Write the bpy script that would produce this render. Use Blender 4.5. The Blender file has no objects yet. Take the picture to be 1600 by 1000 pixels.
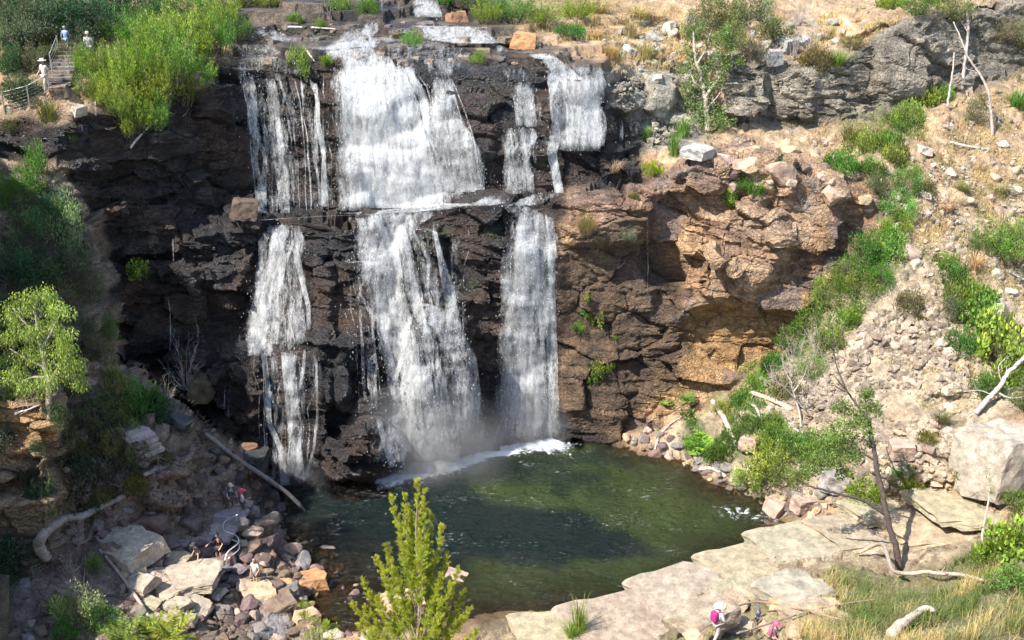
import bpy, bmesh, math, random
import numpy as np
from mathutils import Vector, Matrix, Euler
from mathutils.bvhtree import BVHTree
random.seed(7)
RNG = np.random.default_rng(7)
scene = bpy.context.scene
COL = scene.collection
# ---------------------------------------------------------------- camera
F = 1716.0; PITCH = math.radians(22); CAMZ = 35.0
cp, sp = math.cos(PITCH), math.sin(PITCH)
cam_d = bpy.data.cameras.new('camera'); cam = bpy.data.objects.new('camera', cam_d); COL.objects.link(cam)
cam_d.sensor_width = 36; cam_d.lens = F/1600*36; cam_d.clip_end = 2000; cam_d.clip_start = .1
cam.location = (0, 0, CAMZ); cam.rotation_euler = (math.pi/2-PITCH, 0, 0)
scene.camera = cam
# ---------------------------------------------------------------- light
SUN = Vector((-0.52, -0.36, 0.78)).normalized()
EL = math.asin(SUN.z); AZ = math.atan2(SUN.x, SUN.y)
w = bpy.data.worlds.new('World'); scene.world = w; w.use_nodes = True
nt = w.node_tree; bg = nt.nodes['Background']
sky = nt.nodes.new('ShaderNodeTexSky'); sky.sky_type = 'NISHITA'; sky.sun_disc = False
sky.sun_elevation = EL; sky.sun_rotation = AZ; sky.air_density = 1; sky.dust_density = .8
nt.links.new(sky.outputs[0], bg.inputs[0]); bg.inputs[1].default_value = 0.15
sd = bpy.data.lights.new('sun', 'SUN'); sd.energy = 5.0; sd.angle = math.radians(.5); sd.color = (1, .95, .86)
so = bpy.data.objects.new('sun', sd); COL.objects.link(so); so.rotation_euler = SUN.to_track_quat('Z', 'Y').to_euler()
so.location = (-40, 60, 90)
scene.view_settings.view_transform = 'Standard'; scene.view_settings.look = 'None'
scene.view_settings.exposure = 1.03
scene.render.engine = 'CYCLES'
scene.cycles.max_bounces = 6; scene.cycles.diffuse_bounces = 3; scene.cycles.glossy_bounces = 2
scene.cycles.transparent_max_bounces = 24; scene.cycles.caustics_reflective = False; scene.cycles.caustics_refractive = False

# ---------------------------------------------------------------- numpy noise
def _h(ix, iy, iz, s=0):
    n = (ix.astype(np.int64)*73856093) ^ (iy.astype(np.int64)*19349663) ^ (iz.astype(np.int64)*83492791) ^ (s*2654435761)
    n = (n ^ (n >> 13)) * 1274126177 & 0x7fffffff
    n = (n ^ (n >> 16)) * 668265263 & 0x7fffffff
    return ((n ^ (n >> 15)) & 0xffffff) / float(0xffffff)
def vnoise(P, s=0):
    P = np.asarray(P, float); i = np.floor(P).astype(np.int64); f = P-i; f = f*f*f*(f*(f*6-15)+10)
    r = 0
    for dx in (0, 1):
        wx = f[..., 0] if dx else 1-f[..., 0]
        for dy in (0, 1):
            wy = f[..., 1] if dy else 1-f[..., 1]
            for dz in (0, 1):
                wz = f[..., 2] if dz else 1-f[..., 2]
                r = r + wx*wy*wz*_h(i[..., 0]+dx, i[..., 1]+dy, i[..., 2]+dz, s)
    return r*2-1
def fbm(P, o=4, s=0, g=.5):
    a = 1; r = 0; t = 0
    for k in range(o):
        r = r+a*vnoise(P*(2.03**k)+k*17.3, s+k); t += a; a *= g
    return r/t*1.5
def worley(P, s=0, jit=.85, tilt=0):
    P = np.asarray(P, float); i = np.floor(P).astype(np.int64)
    f1 = np.full(P.shape[:-1], 9.); f2 = f1.copy(); cid = np.zeros(P.shape[:-1]); tl = np.zeros(P.shape[:-1])
    for dx in (-1, 0, 1):
        for dy in (-1, 0, 1):
            for dz in (-1, 0, 1):
                cx, cy, cz = i[..., 0]+dx, i[..., 1]+dy, i[..., 2]+dz
                h = _h(cx, cy, cz, s)
                qx = cx+.5+jit*(h-.5)-P[..., 0]; qy = cy+.5+jit*((h*91.7) % 1-.5)-P[..., 1]; qz = cz+.5+jit*((h*477.3) % 1-.5)-P[..., 2]
                d = np.sqrt(qx*qx+qy*qy+qz*qz) if not tilt else .25*np.sqrt(qx*qx+qy*qy+qz*qz)+.75*np.maximum(np.maximum(abs(qx), abs(qy)), abs(qz))
                c = d < f1
                f2 = np.where(c, f1, np.minimum(f2, d)); cid = np.where(c, (h*1931.7) % 1, cid)
                if tilt: tl = np.where(c, qx*((h*613.1) % 1-.5)+qz*((h*257.9) % 1-.5)*1.6+qy*((h*811.3) % 1-.5), tl)
                f1 = np.where(c, d, f1)
    return (f1, f2, cid, tl) if tilt else (f1, f2, cid)
def sstep(a, b, x):
    t = np.clip((x-a)/(b-a), 0, 1); return t*t*(3-2*t)

# ---------------------------------------------------------------- materials
MATS = {}
def newmat(name):
    m = bpy.data.materials.new(name); m.use_nodes = True; nt = m.node_tree; nt.nodes.clear(); MATS[name] = m
    o = nt.nodes.new('ShaderNodeOutputMaterial')
    def N(t, **k):
        n = nt.nodes.new('ShaderNode'+t)
        for a, b in k.items():
            if a.startswith('i_'): n.inputs[a[2:].replace('_', ' ')].default_value = b
            elif a[0] == 'n' and a[1:].isdigit(): n.inputs[int(a[1:])].default_value = b
            else: setattr(n, a, b)
        return n
    L = nt.links.new
    return m, o, N, L
def ramp(N, stops, interp='LINEAR'):
    r = N('ValToRGB'); cr = r.color_ramp; cr.interpolation = interp
    while len(cr.elements) < len(stops): cr.elements.new(.5)
    for e, (p, c) in zip(cr.elements, stops):
        e.position = p; e.color = (c, c, c, 1) if not hasattr(c, '__len__') else (*c, 1)
    return r
def mixc(N, L, a, b, fac, mode='MIX'):
    n = N('Mix', data_type='RGBA', blend_type=mode)
    for s, v in ((0, fac), (6, a), (7, b)):
        if hasattr(v, 'links') or hasattr(v, 'is_linked'): L(v, n.inputs[s])
        else: n.inputs[s].default_value = v if not hasattr(v, '__len__') else (*v[:3], 1)
    return n.outputs[2]
def math_(N, L, op, a, b=None, clamp=False):
    n = N('Math', operation=op, use_clamp=clamp)
    for s, v in ((0, a), (1, b)):
        if v is None: continue
        if hasattr(v, 'is_linked'): L(v, n.inputs[s])
        else: n.inputs[s].default_value = v
    return n.outputs[0]

def rock_mat():
    # colour from the surface's own attribute, broken up by procedural grain, cracks, lichen; 'wet' drives gloss
    m, o, N, L = newmat('rock')
    tc = N('NewGeometry'); pos = tc.outputs['Position']
    at = N('Attribute', attribute_name='tint'); wt = N('Attribute', attribute_name='wet'); rk = N('Attribute', attribute_name='rocky')
    n1 = N('TexNoise', i_Scale=1.3, i_Detail=5, i_Roughness=.68); L(pos, n1.inputs['Vector'])
    r1 = ramp(N, [(.28, .42), (.5, .95), (.72, 1.5)]); L(n1.outputs[0], r1.inputs[0])
    c = mixc(N, L, at.outputs['Color'], r1.outputs[0], 1.0, 'MULTIPLY')
    n2 = N('TexNoise', i_Scale=9, i_Detail=4, i_Roughness=.75); L(pos, n2.inputs['Vector'])
    r2 = ramp(N, [(.3, .5), (.5, 1), (.7, 1.45)]); L(n2.outputs[0], r2.inputs[0])
    c = mixc(N, L, c, r2.outputs[0], .8, 'MULTIPLY')
    # thin irregular cracks: voronoi distance to edge on a flattened, warped space
    mp = N('Mapping'); mp.inputs['Scale'].default_value = (.55, .55, 1.5)
    wn = N('TexNoise', i_Scale=1.1, i_Detail=2); L(pos, wn.inputs['Vector'])
    add = N('VectorMath', operation='MULTIPLY_ADD'); L(wn.outputs['Color'], add.inputs[0]); add.inputs[1].default_value = (1.6, 1.6, 1.2); L(pos, add.inputs[2])
    L(add.outputs[0], mp.inputs[0])
    v = N('TexVoronoi', feature='DISTANCE_TO_EDGE', i_Scale=1.0); L(mp.outputs[0], v.inputs['Vector'])
    rc = ramp(N, [(.0, .0), (.05, 1)]); L(v.outputs['Distance'], rc.inputs[0])
    v2 = N('TexVoronoi', feature='DISTANCE_TO_EDGE', i_Scale=3.1); L(mp.outputs[0], v2.inputs['Vector'])
    rc2 = ramp(N, [(.0, .0), (.07, 1)]); L(v2.outputs['Distance'], rc2.inputs[0])
    crack = math_(N, L, 'MULTIPLY', rc.outputs[0], rc2.outputs[0])
    inv = math_(N, L, 'SUBTRACT', 1, crack); inv = math_(N, L, 'MULTIPLY', inv, rk.outputs['Fac']); inv = math_(N, L, 'MULTIPLY', inv, .35)
    c = mixc(N, L, c, (.03, .024, .02), inv)
    # pale lichen flecks
    n3 = N('TexNoise', i_Scale=4.2, i_Detail=5, i_Roughness=.8); L(pos, n3.inputs['Vector'])
    r3 = ramp(N, [(.58, 0), (.68, 1)]); L(n3.outputs[0], r3.inputs[0])
    dry = math_(N, L, 'SUBTRACT', 1, wt.outputs['Fac'], True)
    lf = math_(N, L, 'MULTIPLY', r3.outputs[0], dry); lf = math_(N, L, 'MULTIPLY', lf, .32)
    c = mixc(N, L, c, (.5, .45, .37), lf)
    b = N('BsdfPrincipled'); L(c, b.inputs['Base Color'])
    rr = N('MapRange'); L(wt.outputs['Fac'], rr.inputs[0]); rr.inputs[3].default_value = .9; rr.inputs[4].default_value = .33
    L(rr.outputs[0], b.inputs['Roughness'])
    hs = math_(N, L, 'MULTIPLY', crack, rk.outputs['Fac'])
    hs = math_(N, L, 'MULTIPLY', hs, .5)
    hh = math_(N, L, 'ADD', hs, n2.outputs[0]); n4 = N('TexNoise', i_Scale=30, i_Detail=2, i_Roughness=.7); L(pos, n4.inputs['Vector'])
    h4 = math_(N, L, 'MULTIPLY', n4.outputs[0], .35); hh = math_(N, L, 'ADD', hh, h4); hh = math_(N, L, 'ADD', hh, n1.outputs[0])
    bp = N('Bump', i_Strength=1.0, i_Distance=.22); L(hh, bp.inputs['Height']); L(bp.outputs[0], b.inputs['Normal'])
    L(b.outputs[0], o.inputs[0]); return m

def boulder_mat():
    m, o, N, L = newmat('boulder_stone')
    tc = N('TexCoord'); oi = N('ObjectInfo'); g = N('NewGeometry')
    n1 = N('TexNoise', i_Scale=2.2, i_Detail=8, i_Roughness=.7); L(g.outputs['Position'], n1.inputs['Vector'])
    r1 = ramp(N, [(.28, .5), (.5, .95), (.72, 1.5)]); L(n1.outputs[0], r1.inputs[0])
    c = mixc(N, L, oi.outputs['Color'], r1.outputs[0], 1, 'MULTIPLY')
    n2 = N('TexNoise', i_Scale=14, i_Detail=6, i_Roughness=.75); L(g.outputs['Position'], n2.inputs['Vector'])
    r2 = ramp(N, [(.3, .55), (.5, 1), (.7, 1.4)]); L(n2.outputs[0], r2.inputs[0])
    c = mixc(N, L, c, r2.outputs[0], .7, 'MULTIPLY')
    r3 = ramp(N, [(.6, 0), (.67, 1)]); n3 = N('TexNoise', i_Scale=6, i_Detail=8, i_Roughness=.8); L(g.outputs['Position'], n3.inputs['Vector']); L(n3.outputs[0], r3.inputs[0])
    lf = math_(N, L, 'MULTIPLY', r3.outputs[0], .4); c = mixc(N, L, c, (.45, .42, .36), lf)
    b = N('BsdfPrincipled', i_Roughness=.8); L(c, b.inputs['Base Color'])
    hh = math_(N, L, 'ADD', n1.outputs[0], n2.outputs[0]); bp = N('Bump', i_Strength=.8, i_Distance=.1); L(hh, bp.inputs['Height']); L(bp.outputs[0], b.inputs['Normal'])
    L(b.outputs[0], o.inputs[0]); return m

def leaf_mat():
    m, o, N, L = newmat('leaf'); oi = N('ObjectInfo'); at = N('Attribute', attribute_name='lv')
    c = mixc(N, L, oi.outputs['Color'], at.outputs['Color'], 1, 'MULTIPLY')
    d = N('BsdfPrincipled', i_Roughness=.55); L(c, d.inputs['Base Color']); d.inputs['Specular IOR Level'].default_value = .35
    t = N('BsdfTranslucent'); c2 = mixc(N, L, c, (1.25, 1.3, .6), 1, 'MULTIPLY'); L(c2, t.inputs[0])
    x = N('MixShader', n0=.38); L(d.outputs[0], x.inputs[1]); L(t.outputs[0], x.inputs[2]); L(x.outputs[0], o.inputs[0]); return m
def wood_mat():
    m, o, N, L = newmat('wood'); oi = N('ObjectInfo'); tc = N('TexCoord')
    n1 = N('TexNoise', i_Scale=5, i_Detail=8, i_Roughness=.7); L(tc.outputs['Object'], n1.inputs['Vector'])
    r1 = ramp(N, [(.3, .45), (.5, 1), (.7, 1.4)]); L(n1.outputs[0], r1.inputs[0])
    c = mixc(N, L, oi.outputs['Color'], r1.outputs[0], 1, 'MULTIPLY')
    b = N('BsdfPrincipled', i_Roughness=.85); L(c, b.inputs['Base Color'])
    bp = N('Bump', i_Strength=.7, i_Distance=.03); L(n1.outputs[0], bp.inputs['Height']); L(bp.outputs[0], b.inputs['Normal'])
    L(b.outputs[0], o.inputs[0]); return m
def plain_mat(name, rough=.7, metal=0):
    m, o, N, L = newmat(name); oi = N('ObjectInfo'); tc = N('TexCoord')
    n1 = N('TexNoise', i_Scale=12, i_Detail=4); L(tc.outputs['Object'], n1.inputs['Vector'])
    r1 = ramp(N, [(.3, .8), (.7, 1.15)]); L(n1.outputs[0], r1.inputs[0])
    c = mixc(N, L, oi.outputs['Color'], r1.outputs[0], 1, 'MULTIPLY')
    b = N('BsdfPrincipled', i_Roughness=rough, i_Metallic=metal); L(c, b.inputs['Base Color']); L(b.outputs[0], o.inputs[0]); return m
ROCK = rock_mat(); STONE = boulder_mat(); LEAF = leaf_mat(); WOOD = wood_mat()
CLOTH = plain_mat('cloth', .85); SKIN = plain_mat('skin', .55); METAL = plain_mat('weathered_metal', .45, .6)

# ---------------------------------------------------------------- mesh helpers
def mesh_np(name, V, Fq, attrs=None, smooth=True, mats=(), midx=None):
    me = bpy.data.meshes.new(name); V = np.asarray(V, np.float32); Fq = np.asarray(Fq, np.int32)
    k = Fq.shape[1]; n = len(Fq)
    me.vertices.add(len(V)); me.vertices.foreach_set('co', V.ravel())
    me.loops.add(n*k); me.loops.foreach_set('vertex_index', Fq.ravel())
    me.polygons.add(n); me.polygons.foreach_set('loop_start', np.arange(n, dtype=np.int32)*k)
    me.update(calc_edges=True)
    me.polygons.foreach_set('use_smooth', np.full(n, smooth))
    if midx is not None: me.polygons.foreach_set('material_index', np.asarray(midx, np.int32))
    for a, (typ, dat) in (attrs or {}).items():
        if typ == 'C':
            at = me.attributes.new(a, 'FLOAT_COLOR', 'POINT'); d = np.ones((len(V), 4), np.float32); d[:, :3] = dat; at.data.foreach_set('color', d.ravel())
        elif typ == 'V2':
            at = me.attributes.new(a, 'FLOAT_VECTOR', 'POINT'); at.data.foreach_set('vector', np.asarray(dat, np.float32).ravel())
        else:
            at = me.attributes.new(a, 'FLOAT', 'POINT'); at.data.foreach_set('value', np.asarray(dat, np.float32))
    for m in mats: me.materials.append(m)
    me.validate(); return me
def link(name, me, parent=None, loc=None, color=None):
    o = bpy.data.objects.new(name, me); COL.objects.link(o)
    if parent: o.parent = parent
    if loc is not None: o.location = loc
    if color is not None: o.color = (*color, 1)
    return o
def tag(o, label=None, cat=None, group=None, kind=None):
    if label: o['label'] = label
    if cat: o['category'] = cat
    if group: o['group'] = group
    if kind: o['kind'] = kind
    return o
def empty(name, loc, rz=0):
    o = bpy.data.objects.new(name, None); COL.objects.link(o); o.location = loc; o.rotation_euler = (0, 0, rz); o.empty_display_size = .2; return o
def rays(u, v):
    u = np.asarray(u, float); v = np.asarray(v, float)
    return np.stack([(u-800), F*cp+(500-v)*sp, -F*sp+(500-v)*cp], -1)
# ---------------------------------------------------------------- terrain: feature lines of the gorge (far to near)
# each knot: (column, row, 'Y' distance ahead | 'Z' height above pool, value)
def Yk(*a): return [(u, v, 'Y', y) for u, v, y in a]
def Zk(*a): return [(u, v, 'Z', z) for u, v, z in a]
LINES = [
 Yk((-900,-350,150),(2500,-350,170)),
 Yk((-900,-60,80),(0,-60,80),(380,-60,88),(700,-60,94),(1100,-60,104),(1600,-60,112),(2500,-60,120)),
 Yk((-900,0,60),(-100,0,70),(0,0,72),(100,0,74),(200,0,79),(380,0,82),(600,2,84),(700,4,84.5),(900,0,87),(1100,0,93),(1300,0,96),(1480,0,95),(1600,0,98),(2500,0,100)),
 Yk((-900,60,56),(0,60,68),(100,60,68),(200,60,72),(300,55,75),(380,42,77),(500,45,77.5),(640,34,79),(760,40,78.5),(850,48,79),(1000,60,81),(1080,85,80),(1130,90,79),(1240,98,80),(1320,85,80.5),(1370,50,82),(1440,30,84),(1480,20,85),(1600,10,90),(2500,0,95)),
 Yk((-900,120,52),(0,120,65),(100,118,65),(200,100,68.5),(300,88,71),(370,92,73),(520,92,72.6),(640,90,72.6),(760,96,72.6),(860,86,73.5),(940,98,74),(1000,140,76.5),(1060,170,77),(1130,184,78),(1200,195,78.6),(1300,196,79),(1400,172,80.5),(1480,150,83),(1600,120,87),(2500,100,90)),
 Yk((-900,185,50),(0,185,62),(100,183,62.5),(190,160,65),(280,145,67),(370,108,71),(520,103,71.6),(640,102,71.6),(760,110,71.6),(870,100,72.4),(940,118,72.4),(970,180,73),(1000,212,73.6),(1060,205,75),(1130,198,76.4),(1200,208,76.4),(1300,215,76.6),(1400,195,78),(1480,170,80.5),(1600,150,84.5),(2500,140,88)),
 Yk((-900,195,49.6),(0,195,61.7),(90,212,62),(150,240,63.3),(200,250,64.6),(300,240,67.2),(370,200,70),(520,220,69.3),(640,230,68.8),(740,230,68.8),(860,212,70.2),(940,232,70.3),(1000,248,71.8),(1100,222,72.5),(1200,236,73),(1300,255,72.4),(1400,255,73),(1500,250,75),(1600,240,77.5),(2500,220,82)),
 Yk((-900,205,49.2),(0,205,61.4),(90,228,61.8),(150,290,62.8),(200,325,63.9),(300,330,66.4),(370,330,68.5),(410,340,68.2),(520,335,68.2),(650,322,68.2),(740,302,68.2),(860,300,68.6),(900,290,69.2),(1000,284,70.2),(1100,243,71),(1200,248,70.8),(1300,272,70.4),(1380,285,70),(1450,320,69.5),(1600,330,72),(2500,300,77)),
 Yk((-900,215,48.9),(0,215,61.2),(90,240,61.6),(150,305,62.5),(200,345,63.4),(300,346,65.6),(370,346,66.8),(410,351,66.3),(520,344,65.8),(650,334,65.8),(740,318,66.2),(820,322,66.2),(870,312,66.8),(900,298,67.3),(1000,296,68.4),(1100,253,70),(1200,260,69.7),(1300,286,69.2),(1380,297,69.2),(1450,342,68.6),(1600,352,71),(2500,330,75)),
 Yk((-900,225,48.7),(0,225,61),(90,248,61.4),(150,325,62),(180,430,62.6),(250,500,64),(370,530,64),(450,520,63.6),(560,500,63.8),(650,500,64.2),(760,500,65),(870,480,66),(1000,480,67),(1100,440,67.6),(1200,400,68),(1300,370,68.4),(1360,325,69.2),(1400,330,68.8),(1450,410,66.2),(1600,430,67.5),(2500,420,72)),
 Yk((-900,235,48.5),(0,235,60.8),(90,258,61.2),(150,345,61.8),(178,450,62.2),(192,545,62),(250,600,62),(300,625,61.8),(330,668,61.2),(400,725,60.6))+Zk((450,755,-.3),(640,730,-.3),(860,686,-.3),(960,688,.1))+Yk((1000,668,65.2),(1100,622,65.6),(1200,558,66.2),(1300,442,67.2),(1370,330,68.9),(1400,360,67.8),(1450,480,63.8),(1600,520,63),(2500,520,68)),
 Yk((-900,245,47),(0,245,59),(90,266,59),(150,353,58.6),(180,458,57.5),(196,554,56.5),(250,612,55.8),(300,635,55.8),(335,680,56.2),(400,738,58))+Zk((450,762,-1),(640,738,-1.6),(860,694,-1.6),(960,696,-.3),(1000,690,.4),(1100,684,1.1))+Yk((1200,650,60.5),(1300,600,61.3),(1380,560,61.8),(1450,565,60.6),(1600,600,59),(2500,600,63)),
 Yk((-900,500,44),(0,600,51.5),(80,605,52),(150,640,51.6),(250,700,52.5),(335,742,54),(400,768,55.5))+Zk((450,795,-.6),(520,800,-1.8),(800,790,-2.2),(960,760,-1.4),(1050,735,-.5),(1100,742,-.1),(1190,780,-.1),(1240,770,1))+Yk((1350,730,55.6),(1450,700,55),(1520,690,54.4),(1600,680,54),(2500,680,58)),
 Yk((-900,560,38),(0,618,45),(75,622,45.5),(95,650,50),(150,705,49.5),(250,765,50.6))+Zk((335,795,2.2),(400,822,.8),(450,850,.1),(490,870,-.4),(650,860,-1.4),(900,850,-1.8),(1100,840,-1.2),(1190,810,-.7),(1240,814,.1),(1300,792,1),(1400,775,2),(1500,770,3),(1600,762,3.5),(2500,750,5)),
 Yk((-900,800,36),(0,830,43.6),(80,830,44))+Zk((150,825,4.5),(250,862,2.2),(335,880,1.2),(400,900,.7),(450,905,.3),(500,910,-.25),(600,930,-.35),(760,940,-.6),(930,933,-.8),(1000,910,-.9),(1100,875,-.8),(1165,850,-.7),(1190,835,.25),(1240,830,.7),(1300,825,1.2),(1400,818,1.8),(1500,808,2.5),(1600,790,3.2),(2500,770,5)),
 Zk((-900,860,6),(0,880,5),(150,900,3.5),(250,930,2.2),(350,950,.9),(450,970,.2),(520,985,-.25),(600,985,-.2),(700,980,.1),(760,973,.25),(860,968,.2),(930,953,.35),(1000,928,.4),(1060,903,.4),(1100,891,.4),(1165,868,.4),(1190,860,.6),(1240,860,.95),(1300,858,1.3),(1400,853,1.8),(1500,840,2.3),(1600,800,3),(2500,780,5)),
 Zk((-900,960,5),(0,960,4.3),(150,960,3),(300,990,2),(450,1010,.5),(600,1020,.3),(860,1020,.8),(1000,1010,.8),(1050,975,.8),(1085,935,.8),(1180,912,1),(1290,890,1.4),(1400,897,1.6),(1470,885,1.9),(1550,835,2.6),(1600,803,3.1),(2500,785,5)),
 Zk((-900,1030,5),(0,1030,4),(300,1040,2.5))+Yk((600,1060,29),(860,1060,32),(1000,1040,35),(1052,981,37.5),(1087,941,38),(1180,918,38.5),(1290,896,40),(1400,903,40),(1470,891,39.5),(1550,841,39.5),(1600,809,40),(2500,790,44)),
 Yk((-900,1150,30),(0,1120,34),(300,1120,34),(600,1130,22),(860,1130,23),(1000,1110,28),(1200,1080,29),(1600,1060,28),(2500,1000,32)),
 Yk((-900,1500,14),(2500,1500,14)),
 Yk((-900,2400,5),(2500,2400,5)),
]
def knots(line):
    a = []
    for u, v, m, val in sorted(line):
        dy = F*cp+(500-v)*sp; dz = -F*sp+(500-v)*cp
        t = val/dy if m == 'Y' else (val-CAMZ)/dz
        a.append((u, v, 1/t))
    return np.array(a)
KN = [knots(l) for l in LINES]
def line_vals(U):
    vs = np.array([np.interp(U, k[:, 0], k[:, 1]) for k in KN]); ws = np.array([np.interp(U, k[:, 0], k[:, 2]) for k in KN])
    for i in range(1, len(vs)): vs[i] = np.maximum(vs[i], vs[i-1]+2)
    return vs, ws
GU = np.concatenate([np.arange(-880, -60, 40), np.arange(-60, -10, 8), np.arange(-10, 1612, 2.0), np.arange(1614, 1660, 8), np.arange(1660, 2460, 40)])
GV = np.concatenate([np.arange(-340, -40, 20), np.arange(-40, -6, 5), np.arange(-6, 1010, 2.0), np.arange(1012, 1060, 6), np.arange(1060, 1300, 20), np.arange(1300, 2360, 60)])
nu, nv = len(GU), len(GV)
vs, ws = line_vals(GU)
W = np.empty((nv, nu))
for j in range(nu): W[:, j] = np.interp(GV, vs[:, j], ws[:, j])
UU, VV = np.meshgrid(GU, GV)
RAY = rays(UU, VV)
# smooth wandering of the columns so that ledges are not ruler straight
Tt = 1/W
P0 = RAY*Tt[..., None]+np.array([0, 0, CAMZ])
wob = fbm(P0*.22, 3, 5)*14*sstep(-40, 40, UU)*sstep(1640, 1560, UU)
wob *= sstep(1000, 850, VV)*np.where((VV > 690) & (UU > 420), .35, 1)
for j in range(nu):
    W[:, j] = np.interp(GV+wob[:, j], vs[:, j], ws[:, j])
Tt = 1/W
# local bosses and hollows (column, row, half width, half height, metres towards the viewer, boxiness)
for (bu, bv, ru, rv, am, bx) in [
    (572,712,62,52,3.0,2),(690,590,52,120,2.4,3),(659,420,34,66,1.1,6),(450,640,75,95,1.3,4),(520,575,30,60,1.1,3),(560,620,36,110,1.0,3),
    (370,600,40,70,1.5,3),(480,470,40,90,.7,3),(585,410,42,10,1.0,4),(600,150,100,40,.6,2),(720,200,60,60,.8,2),(910,180,70,60,.9,2),(820,170,50,80,.5,3),
    (945,345,70,40,1.2,3),(1170,530,110,50,-1.6,3),(1120,430,30,40,1.0,3),(1170,380,60,70,1.4,2),(1040,400,30,90,-.8,4),(1270,330,60,60,.6,2),(930,600,60,60,.5,3),
    (1166,136,34,46,1.6,8),(1240,150,36,40,.5,5),(1420,90,50,60,.8,4),(1005,150,50,28,1.0,3),(1090,280,50,26,1.0,3),(1210,280,40,40,1.6,4),
    (160,190,60,20,.8,4),(250,240,60,50,.8,3),(120,230,70,40,.5,4),(380,340,26,30,1.2,5),(330,420,60,60,.9,4),(250,470,70,60,.9,4),(300,590,40,40,1.5,3),
    (1085,975,34,55,1.5,3),(1480,600,30,20,.6,3),(1440,740,50,14,.5,3),(40,560,90,30,-1,2),
    (260,700,60,45,1.6,3),(300,800,24,26,.0,3),(270,765,60,30,1.0,3),(215,715,20,30,.3,3),(660,20,60,22,-2,3)]:
    q = (np.abs((UU-bu)/ru)**bx+np.abs((VV-bv)/rv)**bx)**(1/bx)
    Tt = Tt-am*sstep(1.15, .75, q)/F
P0 = RAY*Tt[..., None]+np.array([0, 0, CAMZ])
def blur(a, r):
    for ax in (0, 1):
        k = 2*r+1; pad = [(0, 0)]*a.ndim; pad[ax] = (r+1, r)
        c = np.cumsum(np.pad(a, pad, mode='edge'), axis=ax)
        sl1 = [slice(None)]*a.ndim; sl2 = list(sl1); sl1[ax] = slice(k, None); sl2[ax] = slice(None, -k)
        a = (c[tuple(sl1)]-c[tuple(sl2)])/k
    return a
Ps = blur(P0, 4)
def normals(P):
    du = np.gradient(P, axis=1); dv = np.gradient(P, axis=0); n = np.cross(dv, du)
    n /= np.linalg.norm(n, axis=-1, keepdims=True)+1e-9
    return n*np.where((n*RAY).sum(-1, keepdims=True) > 0, -1, 1)
NR = normals(Ps)
# region masks from outlines
def inpoly(pl, U, V):
    r = np.zeros(U.shape, bool); n = len(pl)
    for i in range(n):
        x1, y1 = pl[i]; x2, y2 = pl[(i+1) % n]
        if y1 == y2: continue
        c = ((V < y1) != (V < y2)) & (U < (x2-x1)*(V-y1)/(y2-y1)+x1); r ^= c
    return r
WU = UU+fbm(P0*.5, 4, 31)*16; WV = VV+fbm(P0*.5+50, 4, 37)*13
def soft(pl, r=4, warp=1):
    return blur(inpoly(pl, UU+(WU-UU)*warp, VV+(WV-VV)*warp).astype(float), r)
PL = dict(
 wet=[(-900,175),(110,178),(190,152),(300,120),(370,84),(520,80),(650,80),(760,92),(870,86),(950,105),(975,180),(1005,222),(1010,280),(880,300),(868,480),(880,640),(960,690),(990,700),(960,730),(450,790),(330,710),(290,625),(190,560),(150,350),(90,255),(-900,210)],
 river=[(370,-20),(780,-20),(800,50),(960,100),(950,115),(760,100),(520,95),(370,100),(340,60)],
 orange=[(880,300),(1010,280),(1120,225),(1210,228),(1390,280),(1385,328),(1305,445),(1205,560),(1100,628),(960,690),(872,655),(866,480)],
 grey=[(1125,84),(1240,95),(1320,82),(1370,45),(1440,25),(1490,10),(1620,-5),(1620,100),(1480,150),(1400,175),(1300,200),(1200,197),(1128,188)],
 shelf=[(1180,840),(1240,822),(1300,800),(1400,778),(1500,775),(1570,790),(1560,832),(1470,886),(1400,898),(1290,892),(1180,915),(1090,930),(1040,1010),(740,1040),(740,965),(930,950),(1090,888),(1175,866)],
 bank=[(-900,215),(90,262),(150,352),(190,560),(330,670),(400,738),(450,765),(500,870),(520,990),(520,1100),(-900,1100)],
 nearrock=[(-900,600),(80,616),(92,700),(180,800),(70,835),(-900,840)],
 path=[(-300,930),(70,905),(230,850),(340,780),(350,830),(300,900),(120,930),(40,960),(-300,1010)],
 knoll=[(1052,978),(1087,938),(1180,915),(1290,893),(1400,900),(1470,888),(1550,838),(1600,806),(2500,780),(2500,2400),(-900,2400),(-900,1060),(600,1050),(1000,1035)],
 pool=[(430,758),(640,731),(860,690),(960,694),(1000,705),(1100,742),(1190,785),(1240,816),(1180,845),(1090,892),(930,955),(760,974),(520,990),(480,930),(500,870),(440,800)],
)
M = {k: soft(v) for k, v in PL.items()}
bankM = np.clip(M['bank']-M['pool'], 0, 1)
rocky = np.clip(M['wet']+M['orange']+M['grey']+M['river']*.7+M['nearrock']+.7*bankM+.25*M['shelf'], 0, 1)
upper = soft([(380,-20),(1130,-20),(1130,190),(1060,230),(960,190),(960,110),(780,95),(780,30),(380,30)])
slabs = soft([(950,110),(1070,95),(1110,180),(1090,235),(1010,240),(965,190)])
rocky = np.clip(rocky+.9*slabs, 0, 1)
small = soft([(1020,690),(1190,590),(1300,430),(1600,300),(1600,640),(1480,760),(1240,790),(1100,740)])   # scree slope
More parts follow.
